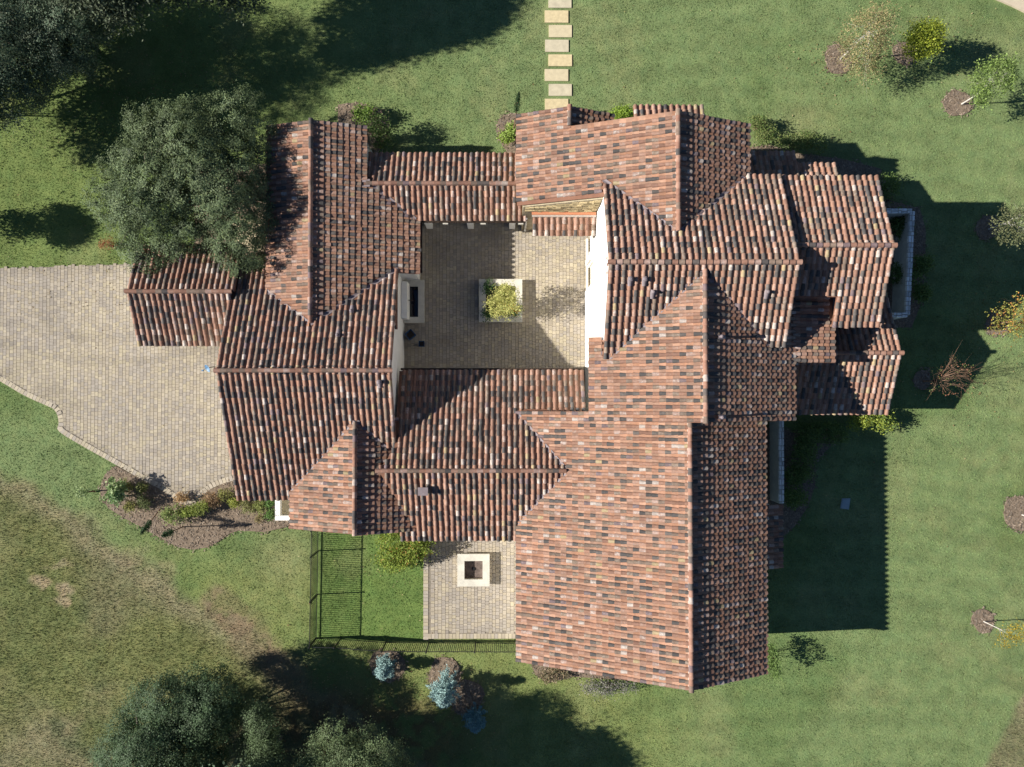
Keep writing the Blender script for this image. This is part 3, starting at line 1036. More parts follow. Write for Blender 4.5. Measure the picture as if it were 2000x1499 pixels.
gable_wall(0, -7.83, 4.50, .409, -11.61, -4.62, -7.08, -1.4, M['stucco'])
gable_wall(1, 1.22, 5.51, .405, -5.64, 7.24, -14.48, -5.98, M['stucco'])
gable_wall(0, -10.15, 4.53, .294, -12.66, -7.53, 3.5, 14.14, M['stucco'])
gable_wall(0, -10.15, 4.53, .294, -12.4, -4.74, 6.62, 9.8, M['stucco'])
gable_wall(1, 5.38, 4.20, .413, 2.66, 8.05, -19.68, -14.5, M['stucco'])
MB().box(12.1, 15.1, 10.4, 12.5, -.05, 4.05).build('wall', M['stucco'], house)
MB().box(15.13, 17.25, 10.42, 11.9, -.05, 4.02).build('wall', M['stucco'], house)
MB().box(12.5, 14.5, -9.2, -6.07, -.05, 2.9).build('wall', M['stucco'], house)
MB().box(14.3, 15.95, 1.85, 4.7, 2.0, 5.80).build('wall', M['stucco'], house)
# breezeway posts and beam
for x in (-6.9, -4.5, -2.1, 0.3):
    MB().box(x - .17, x + .17, 12.55, 12.85, -.05, 2.72).build('column', M['stucco'], house)
    MB().box(x - .17, x + .17, 9.68, 9.98, -.05, 2.72).build('column', M['stucco'], house)
for y in (9.74, 12.6):
    MB().box(-7.4, 0.8, y, y + .22, 2.55, 2.80).build('beam', M['door'], house)
# balcony posts under the small front roof
for x in (6.5, 9.5):
    MB().box(x - .1, x + .1, 13.85, 14.05, 3.0, 6.2).build('column', M['door'], house)
MB().box(6.2, 9.8, 13.28, 14.2, 2.8, 3.0).build('balcony_floor', M['stucco'], house)

# sunlit gable wall of the two storey part: arches, pilasters, plinth
def arch_outline():
    zc = lambda y: 8.55 - .449 * abs(y - 6.10) - 0.17
    Y0, Y1 = 1.75, 10.55
    doors = [(3.62, 5.22), (5.95, 7.40), (7.95, 9.35)]
    pts = [(Y0, 0.0)]
    for a, b_ in doors:
        r = (b_ - a) / 2; c = (a + b_) / 2
        pts.append((a, 0.0))
        for k in range(9):
            w = math.pi * (1 - k / 8)
            pts.append((c + r * math.cos(w), 2.05 + 0.45 * r * math.sin(w) / r * 1.0))
        pts.append((b_, 0.0))
    pts += [(Y1, 0.0), (Y1, zc(Y1)), (6.10, zc(6.10)), (Y0, zc(Y0))]
    return pts, doors
pts, doors = arch_outline()
n = len(pts)
V = [(4.74, y, z) for y, z in pts] + [(5.0, y, z) for y, z in pts]
F = [list(range(n)), list(range(n, 2 * n))[::-1]] + [[i, n + i, n + (i + 1) % n, (i + 1) % n] for i in range(n)]
MB().add(V, F).build('wall', M['stucco'], house)['label'] = 'sunlit white gable wall with three arches'
for a, b_ in doors:
    d = MB(); d.box(4.90, 5.005, a + .01, b_ - .01, 0.04, 2.50)
    do = d.build('arched_window', M['cream'], house)
    fr = MB()
    for t in (a + .03, (a + b_) / 2, b_ - .03):
        fr.box(4.875, 4.897, t - .03, t + .03, 0.05, 2.3)
    for z in (0.08, 0.85, 1.6):
        fr.box(4.880, 4.896, a, b_, z - .025, z + .025)
    fr.build('window_frame', M['stucco'], do)
for y0, y1 in ((7.46, 7.90), (5.30, 5.88), (3.12, 3.55)):
    mb = MB(); mb.box(4.60, 4.735, y0 + .06, y1 - .06, 0.0, 2.0)
    p = mb.build('pilaster', M['stucco'], house)
    mb = MB()
    mb.add([(4.55, y0, 2.003), (4.737, y0, 2.003), (4.737, y1, 2.003), (4.55, y1, 2.003), (4.55, y0, 2.12), (4.737, y0, 2.30), (4.737, y1, 2.30), (4.55, y1, 2.12)],
           [(4, 5, 6, 7), (0, 1, 5, 4), (1, 2, 6, 5), (2, 3, 7, 6), (3, 0, 4, 7), (3, 2, 1, 0)])
    mb.build('capital', M['stucco'], p)
MB().box(4.62, 4.733, 1.5, 9.1, -.02, 0.13).build('plinth', M['stucco'], house)
for dy in (-0.34, 0.0, 0.34):
    for xw, yw, zw, s in ((4.738, 6.10, 7.72, -1), (-5.978, 1.22, 4.75, 1)):
        r = MB()
        x0 = xw - 0.03 if s < 0 else xw
        r.box(min(xw, xw + .035 * s), max(xw, xw + .035 * s), yw + dy - .06, yw + dy + .06, zw - .08 + (0.2 if dy == 0 else 0), zw + .08 + (0.2 if dy == 0 else 0))
        r.build('gable_vent', M['deck'], house)

# rubble stones on the wall above the pent roof
g = np.random.default_rng(5)
mb = MB()
z = 4.05
while z < 6.4:
    hh = 0.09 + 0.07 * g.random(); x = 0.95
    while x < 4.66:
        ll = 0.18 + 0.35 * g.random()
        top = 7.87 - .389 * (8.07 - x) - 0.24
        if z + hh < top:
            c = np.array((0.50, 0.40, 0.23)) * (0.65 + 0.6 * g.random())
            dpt = 0.015 + 0.07 * g.random()
            mb.box(x, min(x + ll - .015, 4.66), 9.638 - dpt, 9.638, z, z + hh - .012, t=tuple(c))
        x += ll
    z += hh
mb.build('rubble_stones', M['stone'], house, kind='stuff')
MB().box(1.30, 4.68, 9.44, 9.635, 4.10, 4.16).build('flashing', M['orange_flash'], roofs['Q'])
MB().box(1.32, 4.69, 9.34, 9.435, 3.98, 4.11).build('mortar_bed', M['mortar'], roofs['Q'])
MB().box(1.5, 4.5, 8.75, 9.0, 3.0, 3.35).build('beam', M['door'], house)

# gutters, downspout, corbels
def gutter(x0, x1, y0, y1, z):
    MB().box(x0, x1, y0, y1, z - .10, z).build('gutter', M['bronze'], house)
gutter(-4.70, 1.0, 9.33, 9.44, 2.92)
gutter(-5.80, 4.10, 1.34, 1.45, 2.52)
gutter(-4.70, -4.60, 6.6, 9.4, 2.84)
for x in (-3.35, -1.30, 0.75):
    MB().box(x - .14, x + .14, 9.28, 9.62, 2.60, 2.78).build('corbel', M['limestone'], house)
MB().tube([(1.05, 9.5, 3.1), (1.05, 9.55, 2.0), (1.05, 9.55, 0.1)], 0.06, 8).build('downspout', M['steel'], house)
MB().add([(0.35, -7.62, 3.20), (0.95, -7.30, 3.44), (1.05, -7.60, 3.42), (0.55, -8.05, 3.14)], [(0, 1, 2, 3)]).build('valley_flashing', M['lead'], roofs['D'])
for (xa, ya, za, xb, yb, zb) in ((4.60, 1.55, 6.45, 5.0, 2.2, 6.55), (-7.65, 11.0, 3.80, -7.25, 11.4, 3.82), (-5.75, 7.05, 3.18, -6.5, 7.35, 3.12)):
    MB().box(min(xa, xb), max(xa, xb), min(ya, yb), max(ya, yb), za - .02, za + .02).build('flashing', M['lead'], house)


def vent(px, py, roof, fi, big=False, tall=0.32):
    f = FAC[fi]
    # meet the slope
    h = f.h - 1
    for _ in range(20):
        p = at(px, py, h); h = 0.5 * h + 0.5 * float(f.z(p[0], p[1]))
    p = at(px, py, h)
    u, v, nn = basis(f)
    mb = MB()
    c = p + nn * 0.10
    for s in (0.0,):
        V = []
        for a_, w_, hh in ((-0.18, 0.10, 0.02), (0.0, 0.12, 0.04), (0.26, 0.10, 0.02)):
            for k in range(5):
                t = math.pi * k / 4
                V.append(c + u * a_ - v * w_ * math.cos(t) + nn * (hh + 0.05) * math.sin(t))
        F = [[i * 5 + k, i * 5 + k + 1, (i + 1) * 5 + k + 1, (i + 1) * 5 + k] for i in range(2) for k in range(4)]
        mb.add(V, F)
    b_ = mb.build('vent_flashing', M['lead'], roofs[roof], smooth=True)
    q = MB()
    r = 0.055 if not big else 0.08
    top = tall
    q.lathe((p[0], p[1], p[2] - 0.05), [(r, 0), (r, top), (r * 1.5, top), (r * 1.5, top + .05), (r * .6, top + .09)], 12)
    q.build('vent_pipe', M['lead'], roofs[roof], smooth=False)


vent(1230, 547, 'E', 11, True, 0.30); vent(1258, 547, 'E', 11, True, 0.30); vent(1274, 572, 'E', 11)
vent(1496, 572, 'E', 11); vent(1404, 659, 'B', 3, False, 0.50); vent(1405, 815, 'B', 3, False, 0.50)
vent(742, 747, 'M', 19, True); vent(661, 655, 'M', 18); vent(688, 608, 'M', 18)
# square metal hood vent on the cross roof
f = FAC[9]; h = 4.0
for _ in range(20):
    p = at(828, 958, h); h = 0.5 * h + 0.5 * float(f.z(p[0], p[1]))
mb = MB(); mb.box(p[0] - .2, p[0] + .2, p[1] - .16, p[1] + .16, p[2] - .1, p[2] + .42); mb.box(p[0] - .26, p[0] + .26, p[1] - .21, p[1] + .21, p[2] + .423, p[2] + .48)
mb.build('hood_vent', M['lead'], roofs['D'])
# garage doors on the driveway side (seen from lower viewpoints)
for y0, y1 in ((-4.6, -1.9), (-1.2, 1.5)):
    MB().box(-14.53, -14.484, y0, y1, 0.0, 2.3).build('garage_door', M['door'], house)
MB().box(-19.3, -16.2, 2.93, 2.975, 0.0, 2.3).build('garage_door', M['door'], house)
for y0 in (-12.5, -10.3, -4.6, -3.0):
    w_ = MB().box(12.783, 12.82, y0, y0 + 1.1, 1.0, 2.6).build('window', M['glass'], house)
    MB().box(12.823, 12.85, y0 - .06, y0 + 1.16, 0.90, 0.98).build('sill', M['limestone'], w_)

# ------------------------------------------------------------------ stone garden walls
def stone_wall(name, pts, h, w, label, seed):
    root = empty(name, (pts[0][0], pts[0][1], 0), label, 'garden wall')
    g = np.random.default_rng(seed)
    pal = np.array([(0.78, 0.77, 0.73), (0.68, 0.67, 0.63), (0.82, 0.81, 0.78), (0.58, 0.57, 0.54)])
    for a, b_ in zip(pts[:-1], pts[1:]):
        a = np.array(a); b_ = np.array(b_)
        L = np.hypot(*(b_ - a)); d = (b_ - a) / L; nrm = np.array((-d[1], d[0]))
        def pt(s, t, z): q = a + d * s + nrm * t; return (q[0], q[1], z)
        mb = MB(); hw = w / 2 - 0.03
        mb.add([pt(0, -hw, -.05), pt(L, -hw, -.05), pt(L, hw, -.05), pt(0, hw, -.05), pt(0, -hw, h - .06), pt(L, -hw, h - .06), pt(L, hw, h - .06), pt(0, hw, h - .06)],
               [(4, 5, 6, 7), (0, 1, 5, 4), (1, 2, 6, 5), (2, 3, 7, 6), (3, 0, 4, 7)])
        mb.build('wall_core', M['limestone'], root)
        s = 0.0
        while s < L - 0.05:
            l = min(0.16 + 0.26 * g.random(), L - s)
            cut = (g.random() - 0.5) * w * 0.4
            for t0, t1 in ((-w / 2, cut), (cut, w / 2)):
                q = MB(); e = 0.012; zz = h + 0.02 * (g.random() - 0.5)
                q.add([pt(s + e, t0 + e, h - .16), pt(s + l - e, t0 + e, h - .16), pt(s + l - e, t1 - e, h - .16), pt(s + e, t1 - e, h - .16),
                       pt(s + e * 2.2, t0 + e * 2.2, zz), pt(s + l - e * 2, t0 + e * 2, zz + .008), pt(s + l - e * 2.5, t1 - e * 2, zz), pt(s + e * 2, t1 - e * 2.4, zz + .006)],
                      [(4, 5, 6, 7), (0, 1, 5, 4), (1, 2, 6, 5), (2, 3, 7, 6), (3, 0, 4, 7)], t=tuple(pal[g.integers(4)] * (0.85 + .3 * g.random())))
                q.build('cap_stone', M['stone'], root)
            s += l
    return root

stone_wall('garden_wall', [(21.0, 10.40), (22.95, 10.40), (22.62, 4.50), (20.9, 4.50)], 1.5, 0.30, 'stone garden wall in three runs beyond the right gable', 3)
stone_wall('garden_wall', [(15.44, -1.45), (15.42, -6.12)], 1.5, 0.30, 'straight stone garden wall beside the lower right wing', 4)

# ------------------------------------------------------------------ low white walled planter by the driveway bed
lw = empty('planter_box', at(553, 1000), 'white walled box of sand at the corner of the small gable', 'planter')
a = at(537, 1017, .55); b_ = at(600, 968, .55)
mb = MB(); t = .27
mb.box(a[0], a[0] + t, a[1], b_[1], 0, .55)
mb.build('side_wall', M['stucco'], lw)
MB().box(a[0] + t + .002, b_[0], a[1], a[1] + t, 0, .549).build('side_wall', M['stucco'], lw)
MB().box(a[0] + t + .01, b_[0], a[1] + t + .01, b_[1], 0.0, .22).build('sand_floor', M['slab'], lw)

# ------------------------------------------------------------------ courtyard things
pl = empty('planter', at(978, 588), 'square cream planter in the middle of the courtyard', 'planter')
a = at(935.5, 629.5, .5); b_ = at(1020, 545.5, .5)
X0, Y0, X1, Y1 = a[0], a[1], b_[0], b_[1]; t = .40
for nm, bx in (('rim_stone', (X0, X1, Y0, Y0 + t)), ('rim_stone', (X0, X1, Y1 - t, Y1)), ('rim_stone', (X0, X0 + t, Y0 + t + .002, Y1 - t - .002)), ('rim_stone', (X1 - t, X1, Y0 + t + .002, Y1 - t - .002))):
    MB().box(*bx, .43, .50).build(nm, M['limestone'], pl)
mb = MB(); i_ = .04
mb.box(X0 + i_, X1 - i_, Y0 + i_, Y0 + t - .02, 0, .428); mb.box(X0 + i_, X1 - i_, Y1 - t + .02, Y1 - i_, 0, .428)
mb.box(X0 + i_, X0 + t - .02, Y0 + t - .018, Y1 - t + .018, 0, .427); mb.box(X1 - t + .02, X1 - i_, Y0 + t - .018, Y1 - t + .018, 0, .427)
mb.build('planter_body', M['cream'], pl)
MB().box(X0 + t - .01, X1 - t + .01, Y0 + t - .01, Y1 - t + .01, 0.05, .36).build('soil', M['soil'], pl)

fo = empty('fountain', at(808, 590), 'rectangular cream basin of dark water against the left wall', 'fountain')
a = at(788, 631, .45); b_ = at(829, 547, .45)
X0, Y0, X1, Y1 = a[0] + .02, a[1], b_[0], b_[1]
X0 = -5.955
for bx in ((X0, X1, Y0, Y0 + .34), (X0, X1, Y1 - .38, Y1), (X1 - .36, X1, Y0 + .342, Y1 - .382)):
    MB().box(*bx, .37, .45).build('rim_stone', M['limestone'], fo)
mb = MB(); mb.box(X0, X1 - .03, Y0 + .03, Y0 + .32, 0, .368); mb.box(X0, X1 - .03, Y1 - .36, Y1 - .03, 0, .368); mb.box(X1 - .34, X1 - .032, Y0 + .322, Y1 - .362, 0, .367)
mb.build('basin', M['cream'], fo)
MB().box(X0, X1 - .35, Y0 + .33, Y1 - .37, 0.05, .26).build('water', M['water'], fo)
a = at(785, 622, 1.35); b_ = at(795, 550, 1.35)
MB().box(-5.957, b_[0], a[1], b_[1], 0, 1.35).build('backsplash', M['stucco'], fo)
MB().tube([(-5.62, (Y0 + Y1) / 2, .9), (-5.45, (Y0 + Y1) / 2, .92), (-5.36, (Y0 + Y1) / 2, .85)], .025, 6).build('spout', M['bronze'], fo)


def pot(px, py, s, h, rot, label):
    c = at(px, py, h)
    r = empty('flower_pot', (c[0], c[1], 0.03), label, 'pot')
    mb = MB(); ca, sa = math.cos(rot), math.sin(rot)
    def q(x, y, z): return (c[0] + x * ca - y * sa, c[1] + x * sa + y * ca, z + .03)
    prof = [(s * .72, 0), (s, h), (s * .8, h), (s * .76, h - .12)]
    V = []
    for rr, z in prof:
        V += [q(-rr, -rr, z), q(rr, -rr, z), q(rr, rr, z), q(-rr, rr, z)]
    F = [[i * 4 + k, i * 4 + (k + 1) % 4, (i + 1) * 4 + (k + 1) % 4, (i + 1) * 4 + k] for i in range(3) for k in range(4)]
    mb.add(V, F); mb.build('pot_body', M['blue_glaze'], r)
    s2 = s * .76
    MB().add([q(-s2, -s2, h - .11), q(s2, -s2, h - .11), q(s2, s2, h - .11), q(-s2, s2, h - .11)], [(0, 1, 2, 3)]).build('soil', M['soil'], r)


pot(801.5, 654, .24, .62, math.radians(40), 'larger blue square pot standing diamondwise by the left wall')
pot(823.5, 672, .165, .42, 0.0, 'smaller blue square pot in the courtyard')

fp = empty('fire_pit', at(925, 1113), 'square white fire pit on the lower patio', 'fire pit')
a = at(893.3, 1146, .42); b_ = at(956.2, 1082.5, .42)
X0, Y0, X1, Y1 = a[0], a[1], b_[0], b_[1]; t = .40
for bx in ((X0, X1, Y0, Y0 + t), (X0, X1, Y1 - t, Y1), (X0, X0 + t, Y0 + t + .002, Y1 - t - .002), (X1 - t, X1, Y0 + t + .002, Y1 - t - .002)):
    MB().box(*bx, .35, .42).build('cap_slab', M['limestone'], fp)
mb = MB()
mb.box(X0 + .04, X1 - .04, Y0 + .04, Y0 + t - .02, 0, .348); mb.box(X0 + .04, X1 - .04, Y1 - t + .02, Y1 - .04, 0, .348)
mb.box(X0 + .04, X0 + t - .02, Y0 + t - .018, Y1 - t + .018, 0, .347); mb.box(X1 - t + .02, X1 - .04, Y0 + t - .018, Y1 - t + .018, 0, .347)
mb.build('pit_wall', M['cream'], fp)
MB().box(X0 + t - .01, X1 - t + .01, Y0 + t - .01, Y1 - t + .01, .02, .08).build('ash_floor', M['ash'], fp)
MB().lathe(((X0 + X1) / 2, (Y0 + Y1) / 2, .08), [(.10, 0), (.10, .03), (.03, .05)], 10).build('burner', M['iron'], fp)

# ------------------------------------------------------------------ iron fence
fence = empty('fence', (-10.98, -14.05, 0), 'black iron picket fence round the lower yard', 'fence')
picket = MB().box(-.013, .013, -.013, .013, 0.06, 1.46).mesh('picket', M['iron'])
post = MB(); post.box(-.035, .035, -.035, .035, -.05, 1.55); post.add([(-.045, -.045, 1.55), (.045, -.045, 1.55), (.045, .045, 1.55), (-.045, .045, 1.55), (0, 0, 1.60)], [(0, 1, 4), (1, 2, 4), (2, 3, 4), (3, 0, 4), (3, 2, 1, 0)])
postm = post.mesh('post', M['iron'])


def fence_obj(nm, me, x, y):
    o = bpy.data.objects.new(nm, me); COL.objects.link(o)
    o.parent = fence; o.location = (x - fence.location[0], y - fence.location[1], 0)


runs = [[(-10.92, -7.6), (-10.93, -9.05), (-10.96, -11.55), (-11.0, -14.06)], [(-11.0, -14.06), (-9.6, -14.09), (-6.98, -14.30), (-4.5, -14.33), (-1.80, -14.34), (0.62, -14.36)],
        [(-10.93, -9.05), (-10.93, -9.05)]]
for run in runs[:2]:
    for a, b_ in zip(run[:-1], run[1:]):
        a = np.array(a); b_ = np.array(b_)
        L = np.hypot(*(b_ - a)); n = max(2, int(L / .108)); d = (b_ - a) / L; nr = np.array((-d[1], d[0])) * .016
        fence_obj('post', postm, *b_)
        for i in range(1, n):
            fence_obj('picket', picket, *(a + (b_ - a) * i / n))
        for z in (.10, 1.46):
            V = [(*(a - nr), z - .018), (*(b_ - nr), z - .018), (*(b_ + nr), z - .018), (*(a + nr), z - .018), (*(a - nr), z + .018), (*(b_ - nr), z + .018), (*(b_ + nr), z + .018), (*(a + nr), z + .018)]
            MB().add(V, [(4, 5, 6, 7), (0, 1, 5, 4), (1, 2, 6, 5), (2, 3, 7, 6), (3, 0, 4, 7), (3, 2, 1, 0)]).build('rail', M['iron'], fence)
fence_obj('post', postm, -10.92, -7.6)

# ------------------------------------------------------------------ satellite dish, utility lid
ds = empty('satellite_dish', (-14.72, 1.3, 5.2), 'small grey satellite dish on the left end of the wide gable', 'dish')
c = at(407, 719, 5.35)
dirv = np.array((-.45, -.35, .6)); dirv /= np.linalg.norm(dirv)
e1 = np.cross(dirv, (0, 0, 1)); e1 /= np.linalg.norm(e1); e2 = np.cross(dirv, e1)
V = [c]; F = []
for j, (r, d_) in enumerate(((.08, .01), (.16, .036), (.21, .066))):
    for k in range(16):
        w = 2 * math.pi * k / 16
        V.append(c + dirv * d_ + r * (math.cos(w) * e1 + 0.85 * math.sin(w) * e2))
F = [[0, 1 + k, 1 + (k + 1) % 16] for k in range(16)]
for j in range(2):
    F += [[1 + j * 16 + k, 1 + (j + 1) * 16 + k, 1 + (j + 1) * 16 + (k + 1) % 16, 1 + j * 16 + (k + 1) % 16] for k in range(16)]
MB().add(V, F).build('reflector', M['dish'], ds, smooth=True)
MB().tube([c - dirv * .01, c - dirv * .15 + np.array((.1, 0, -.1)), (-14.5, 1.35, 5.1)], .02, 6).build('mast', M['iron'], ds)
MB().tube([c - e2 * .2 + dirv * .06, c + dirv * .33], .012, 5).build('feed_arm', M['dish'], ds)
MB().box(c[0] + dirv[0] * .33 - .04, c[0] + dirv[0] * .33 + .04, c[1] + dirv[1] * .33 - .04, c[1] + dirv[1] * .33 + .04, c[2] + dirv[2] * .33 - .04, c[2] + dirv[2] * .33 + .05).build('feed_horn', M['dish'], ds)

ub = empty('utility_box', at(1650, 984), 'grey utility box lid set in the shaded right lawn', 'utility box')
q = gpoly([(1644, 974), (1660, 973.5), (1657, 995.5), (1640.5, 993)])
MB().prism(q, -.05, .06).build('box_body', M['plastic'], ub)
cq = np.mean(q, 0); q2 = [tuple(cq + (np.array(p) - cq) * .8) for p in q]
MB().prism(q2, .062, .075).build('lid', M['plastic'], ub)
MB().tube([at(817.5, 1075, 0), at(817.5, 1075, 0) + np.array((0, 0, 1.15))], .075, 12).build('standpipe', M['steel'], label='pale metal standpipe rising through the patio bush', cat='pipe')

# ------------------------------------------------------------------ foliage
def leaf_quads(P, size, g, up=0.6, tint=None, aspect=0.55, face=None):
    """P leaf centres (n,3) -> quads with random lie, biased to face the sky"""
    n = len(P)
    nr = g.normal(size=(n, 3)); nr[:, 2] = np.abs(nr[:, 2]) + up
    if face is not None:
        nr = nr * .55 + face * 1.5
    nr /= np.linalg.norm(nr, axis=1)[:, None]
    a = g.normal(size=(n, 3)); a -= (a * nr).sum(1)[:, None] * nr; a /= np.linalg.norm(a, axis=1)[:, None] + 1e-9
    b_ = np.cross(nr, a)
    s = size * (0.65 + 0.7 * g.random(n))[:, None]
    V = np.stack([P - a * s, P - b_ * s * aspect, P + a * s, P + b_ * s * aspect], 1)
    return V.reshape(-1, 3), np.arange(4 * n).reshape(-1, 4)


def shades(g, n, base, var=0.25, alt=None, p_alt=0.0):
    c = np.tile(np.array(base), (n, 1)) * (1 - var + 2 * var * g.random(n))[:, None]
    if alt is not None:
        k = g.random(n) < p_alt
        c[k] = np.array(alt) * (0.8 + .4 * g.random(k.sum()))[:, None]
    return c


def crown_points(lobes, nclump, nleaf, cr, g, shell=0.55, flat=0.75, low=-0.35):
    L = np.array(lobes, float)
    vol = L[:, 3] * L[:, 4] * L[:, 5]; pick = g.choice(len(L), nclump * 2, p=vol ** 0.8 / (vol ** 0.8).sum())
    d = g.normal(size=(len(pick), 3)); d /= np.linalg.norm(d, axis=1)[:, None]
    k = d[:, 2] > low
    d = d[k][:nclump]; pick = pick[k][:nclump]
    r = shell + (1 - shell) * g.random(len(d)) ** 0.6
    r += g.normal(size=len(d)) * 0.05
    C = L[pick, :3] + d * r[:, None] * L[pick, 3:6]
    off = g.normal(size=(len(C), nleaf, 3)) * np.array([cr, cr, cr * flat]) * (0.6 + 0.8 * g.random((len(C), 1, 1)))
    # leafy sprigs: some clumps stretched outwards
    ext = g.random((len(C), nleaf, 1)) * d[:, None, :] * cr * 1.2
    P = (C[:, None, :] + off + ext)
    return P, C, np.repeat(d[:, None, :], nleaf, 1)


def tree(name, label, cat, base, lobes, nclump, nleaf, cr, leaf, col, mat, bark, height_trunk, r_trunk, seed, alt=None, p_alt=0, limbs=10, lean=(0, 0), group=None, var=0.28, up=.6, shell=.55, aspect=.55, twigs=0, lumpy=False, low=-.35):
    g = np.random.default_rng(seed)
    root = empty(name, (base[0], base[1], 0), label, cat, group)
    P, C, D = crown_points(lobes, nclump, nleaf, cr, g, shell, low=low)
    cl = (0.62 + 0.78 * g.random(len(C)))
    tint = shades(g, P.shape[0] * P.shape[1], col, var, alt, p_alt) * np.repeat(cl, P.shape[1])[:, None]
    V, F = leaf_quads(P.reshape(-1, 3), leaf, g, up, aspect=aspect, face=D.reshape(-1, 3) if lumpy else None)
    link('crown', new_mesh('crown', V, F, mat, np.repeat(np.clip(tint, .004, .9), 4, 0)), root)
    top = np.array((base[0] + lean[0], base[1] + lean[1], height_trunk))
    mid = (np.array((base[0], base[1], 0)) + top) / 2 + np.array((g.normal() * .1, g.normal() * .1, 0)) * height_trunk * .15
    mb = MB().tube([(base[0], base[1], -.05), (base[0] + (mid[0] - base[0]) * .3, base[1] + (mid[1] - base[1]) * .3, .25), mid, top], [r_trunk * 1.35, r_trunk * 1.05, r_trunk * .9, r_trunk * .75], 8)
    mb.build('trunk', bark, root)
    for i in range(limbs):
        e = C[g.integers(len(C))]
        m1 = top + (e - top) * .5 + np.array((g.normal(), g.normal(), abs(g.normal()) + .4)) * .08 * np.linalg.norm(e - top)
        st = top - np.array((0, 0, g.random() * .3 * height_trunk))
        rr = r_trunk * (0.22 + .16 * g.random())
        lb = MB().tube([st, st + (m1 - st) * .5 + g.normal(size=3) * .05, m1, e], [rr, rr * .8, rr * .5, rr * .15], 6)
        for _ in range(twigs):
            e2 = e + g.normal(size=3) * np.linalg.norm(e - m1) * .45
            lb.tube([m1 + (e - m1) * g.random() * .8, e2], [rr * .3, rr * .08], 4)
        lb.build('branch', bark, root)
    return root


def lobe(px, py, h, r, rz=None):
    p = at(px, py, h)
    return (p[0], p[1], p[2], r, r, rz if rz else r * .75)


OAK = (0.112, 0.152, 0.074)
DOAK = (0.085, 0.125, 0.075)


def canopy(outline, h_edge, h_top, n, r, seed, fall=3.0, sc=34.0, skirt=0):
    """lobes packed inside a crown outline, higher towards the middle, uneven"""
    g = np.random.default_rng(seed)
    P = np.array(outline, float)
    lo = P.min(0); hi = P.max(0)
    out = []; tries = 0
    while len(out) < n and tries < 6000:
        tries += 1
        p = lo + g.random(2) * (hi - lo)
        if not inside(P, p[0:1], p[1:2])[0]:
            continue
        d = edge_dist(P, p[0:1], p[1:2])[0] / 38.0
        if d < r * .45:
            continue
        if any((p[0] - q[6]) ** 2 + (p[1] - q[7]) ** 2 < (sc * r) ** 2 for q in out):
            continue
        t = min(1.0, d / fall)
        h = h_edge + (h_top - h_edge) * math.sin(t * math.pi / 2) + g.normal() * .45
        rr = min(r * (.75 + .6 * g.random()), d * 1.05 + .15)
        w = at(p[0], p[1], h)
        out.append((w[0], w[1], h, rr, rr, rr * (.7 + .3 * g.random()), p[0], p[1]))
    res = [o[:6] for o in out]
    for k in range(skirt):
        w = out[g.integers(len(out))]
        h = max(1.0, w[2] * (.3 + .35 * g.random()))
        p = at(w[6] + g.normal() * 12, w[7] + g.normal() * 12, h)
        res.append((p[0], p[1], h, w[3] * 1.1, w[3] * 1.1, w[3] * .8))
    return res


# big live oak leaning over the left wing
tree('oak_tree', 'large grey green oak spreading over the left wing roof and driveway', 'tree', at(372, 392),
     canopy([(250, 210), (268, 190), (300, 205), (340, 208), (385, 195), (430, 190), (455, 165), (500, 172), (512, 205), (535, 235), (532, 290), (525, 330), (535, 380), (532, 420), (535, 470), (525, 520), (495, 545), (445, 530), (415, 500),
             (400, 490), (352, 500), (345, 545), (312, 552), (285, 540), (255, 520), (235, 480), (205, 440), (180, 400), (178, 365), (200, 320), (235, 290), (255, 270)], 3.2, 5.3, 80, .98, 11, 3.0, 30.0),
     2500, 56, .13, .047, OAK, M['leaf'], M['bark'], 2.4, .30, 101, (0.150, 0.190, 0.082), .25, 22, up=.5, var=.25, shell=.72, lumpy=True)
# dark oaks, upper left corner
tree('oak_tree', 'dark oak filling the top left corner', 'tree', at(60, 120),
     canopy([(-160, -60), (0, -90), (120, -80), (235, -40), (240, 20), (215, 60), (185, 110), (170, 135), (120, 150), (90, 165), (60, 220), (40, 275), (0, 262), (-60, 200), (-150, 160)], 2.6, 6.6, 42, 1.2, 12, 3.5, 30.0, 26),
     2600, 60, .19, .046, DOAK, M['leaf'], M['bark'], 3.0, .32, 102, (0.12, 0.145, 0.085), .3, 14, var=.35, up=.4, shell=.7, lumpy=True)
tree('oak_tree', 'dark oak whose branch tips enter the frame at the top', 'tree', at(330, -60),
     [lobe(271, -105, 7.0, 2.0), lobe(170, -75, 7.0, 2.0), lobe(429, -150, 6.9, 1.6), lobe(350, -130, 7.2, 2.0), lobe(475, -10, 4.6, .75), lobe(430, -45, 5.2, 1.0), lobe(350, -50, 5.6, 1.4), lobe(230, -30, 6.0, 1.6), lobe(400, -100, 6.6, 1.5)],
     1300, 54, .30, .078, (0.105, 0.13, 0.075), M['leaf'], M['bark'], 3.2, .3, 103, limbs=12, var=.3)
tree('oak_tree', 'oak beyond the left edge shading the upper lawn', 'tree', at(-150, 230),
     [lobe(-240, 190, 5.0, 1.9), lobe(-160, 215, 4.6, 1.7), lobe(-90, 170, 5.6, 1.8), lobe(-190, 120, 6.0, 2.2), lobe(-60, 235, 4.0, 1.2), lobe(-40, 180, 2.6, 1.4), lobe(60, 100, 2.6, 1.8), lobe(120, 60, 2.4, 1.6)], 900, 50, .3, .08, DOAK, M['leaf'], M['bark'], 2.4, .2, 104, limbs=4)
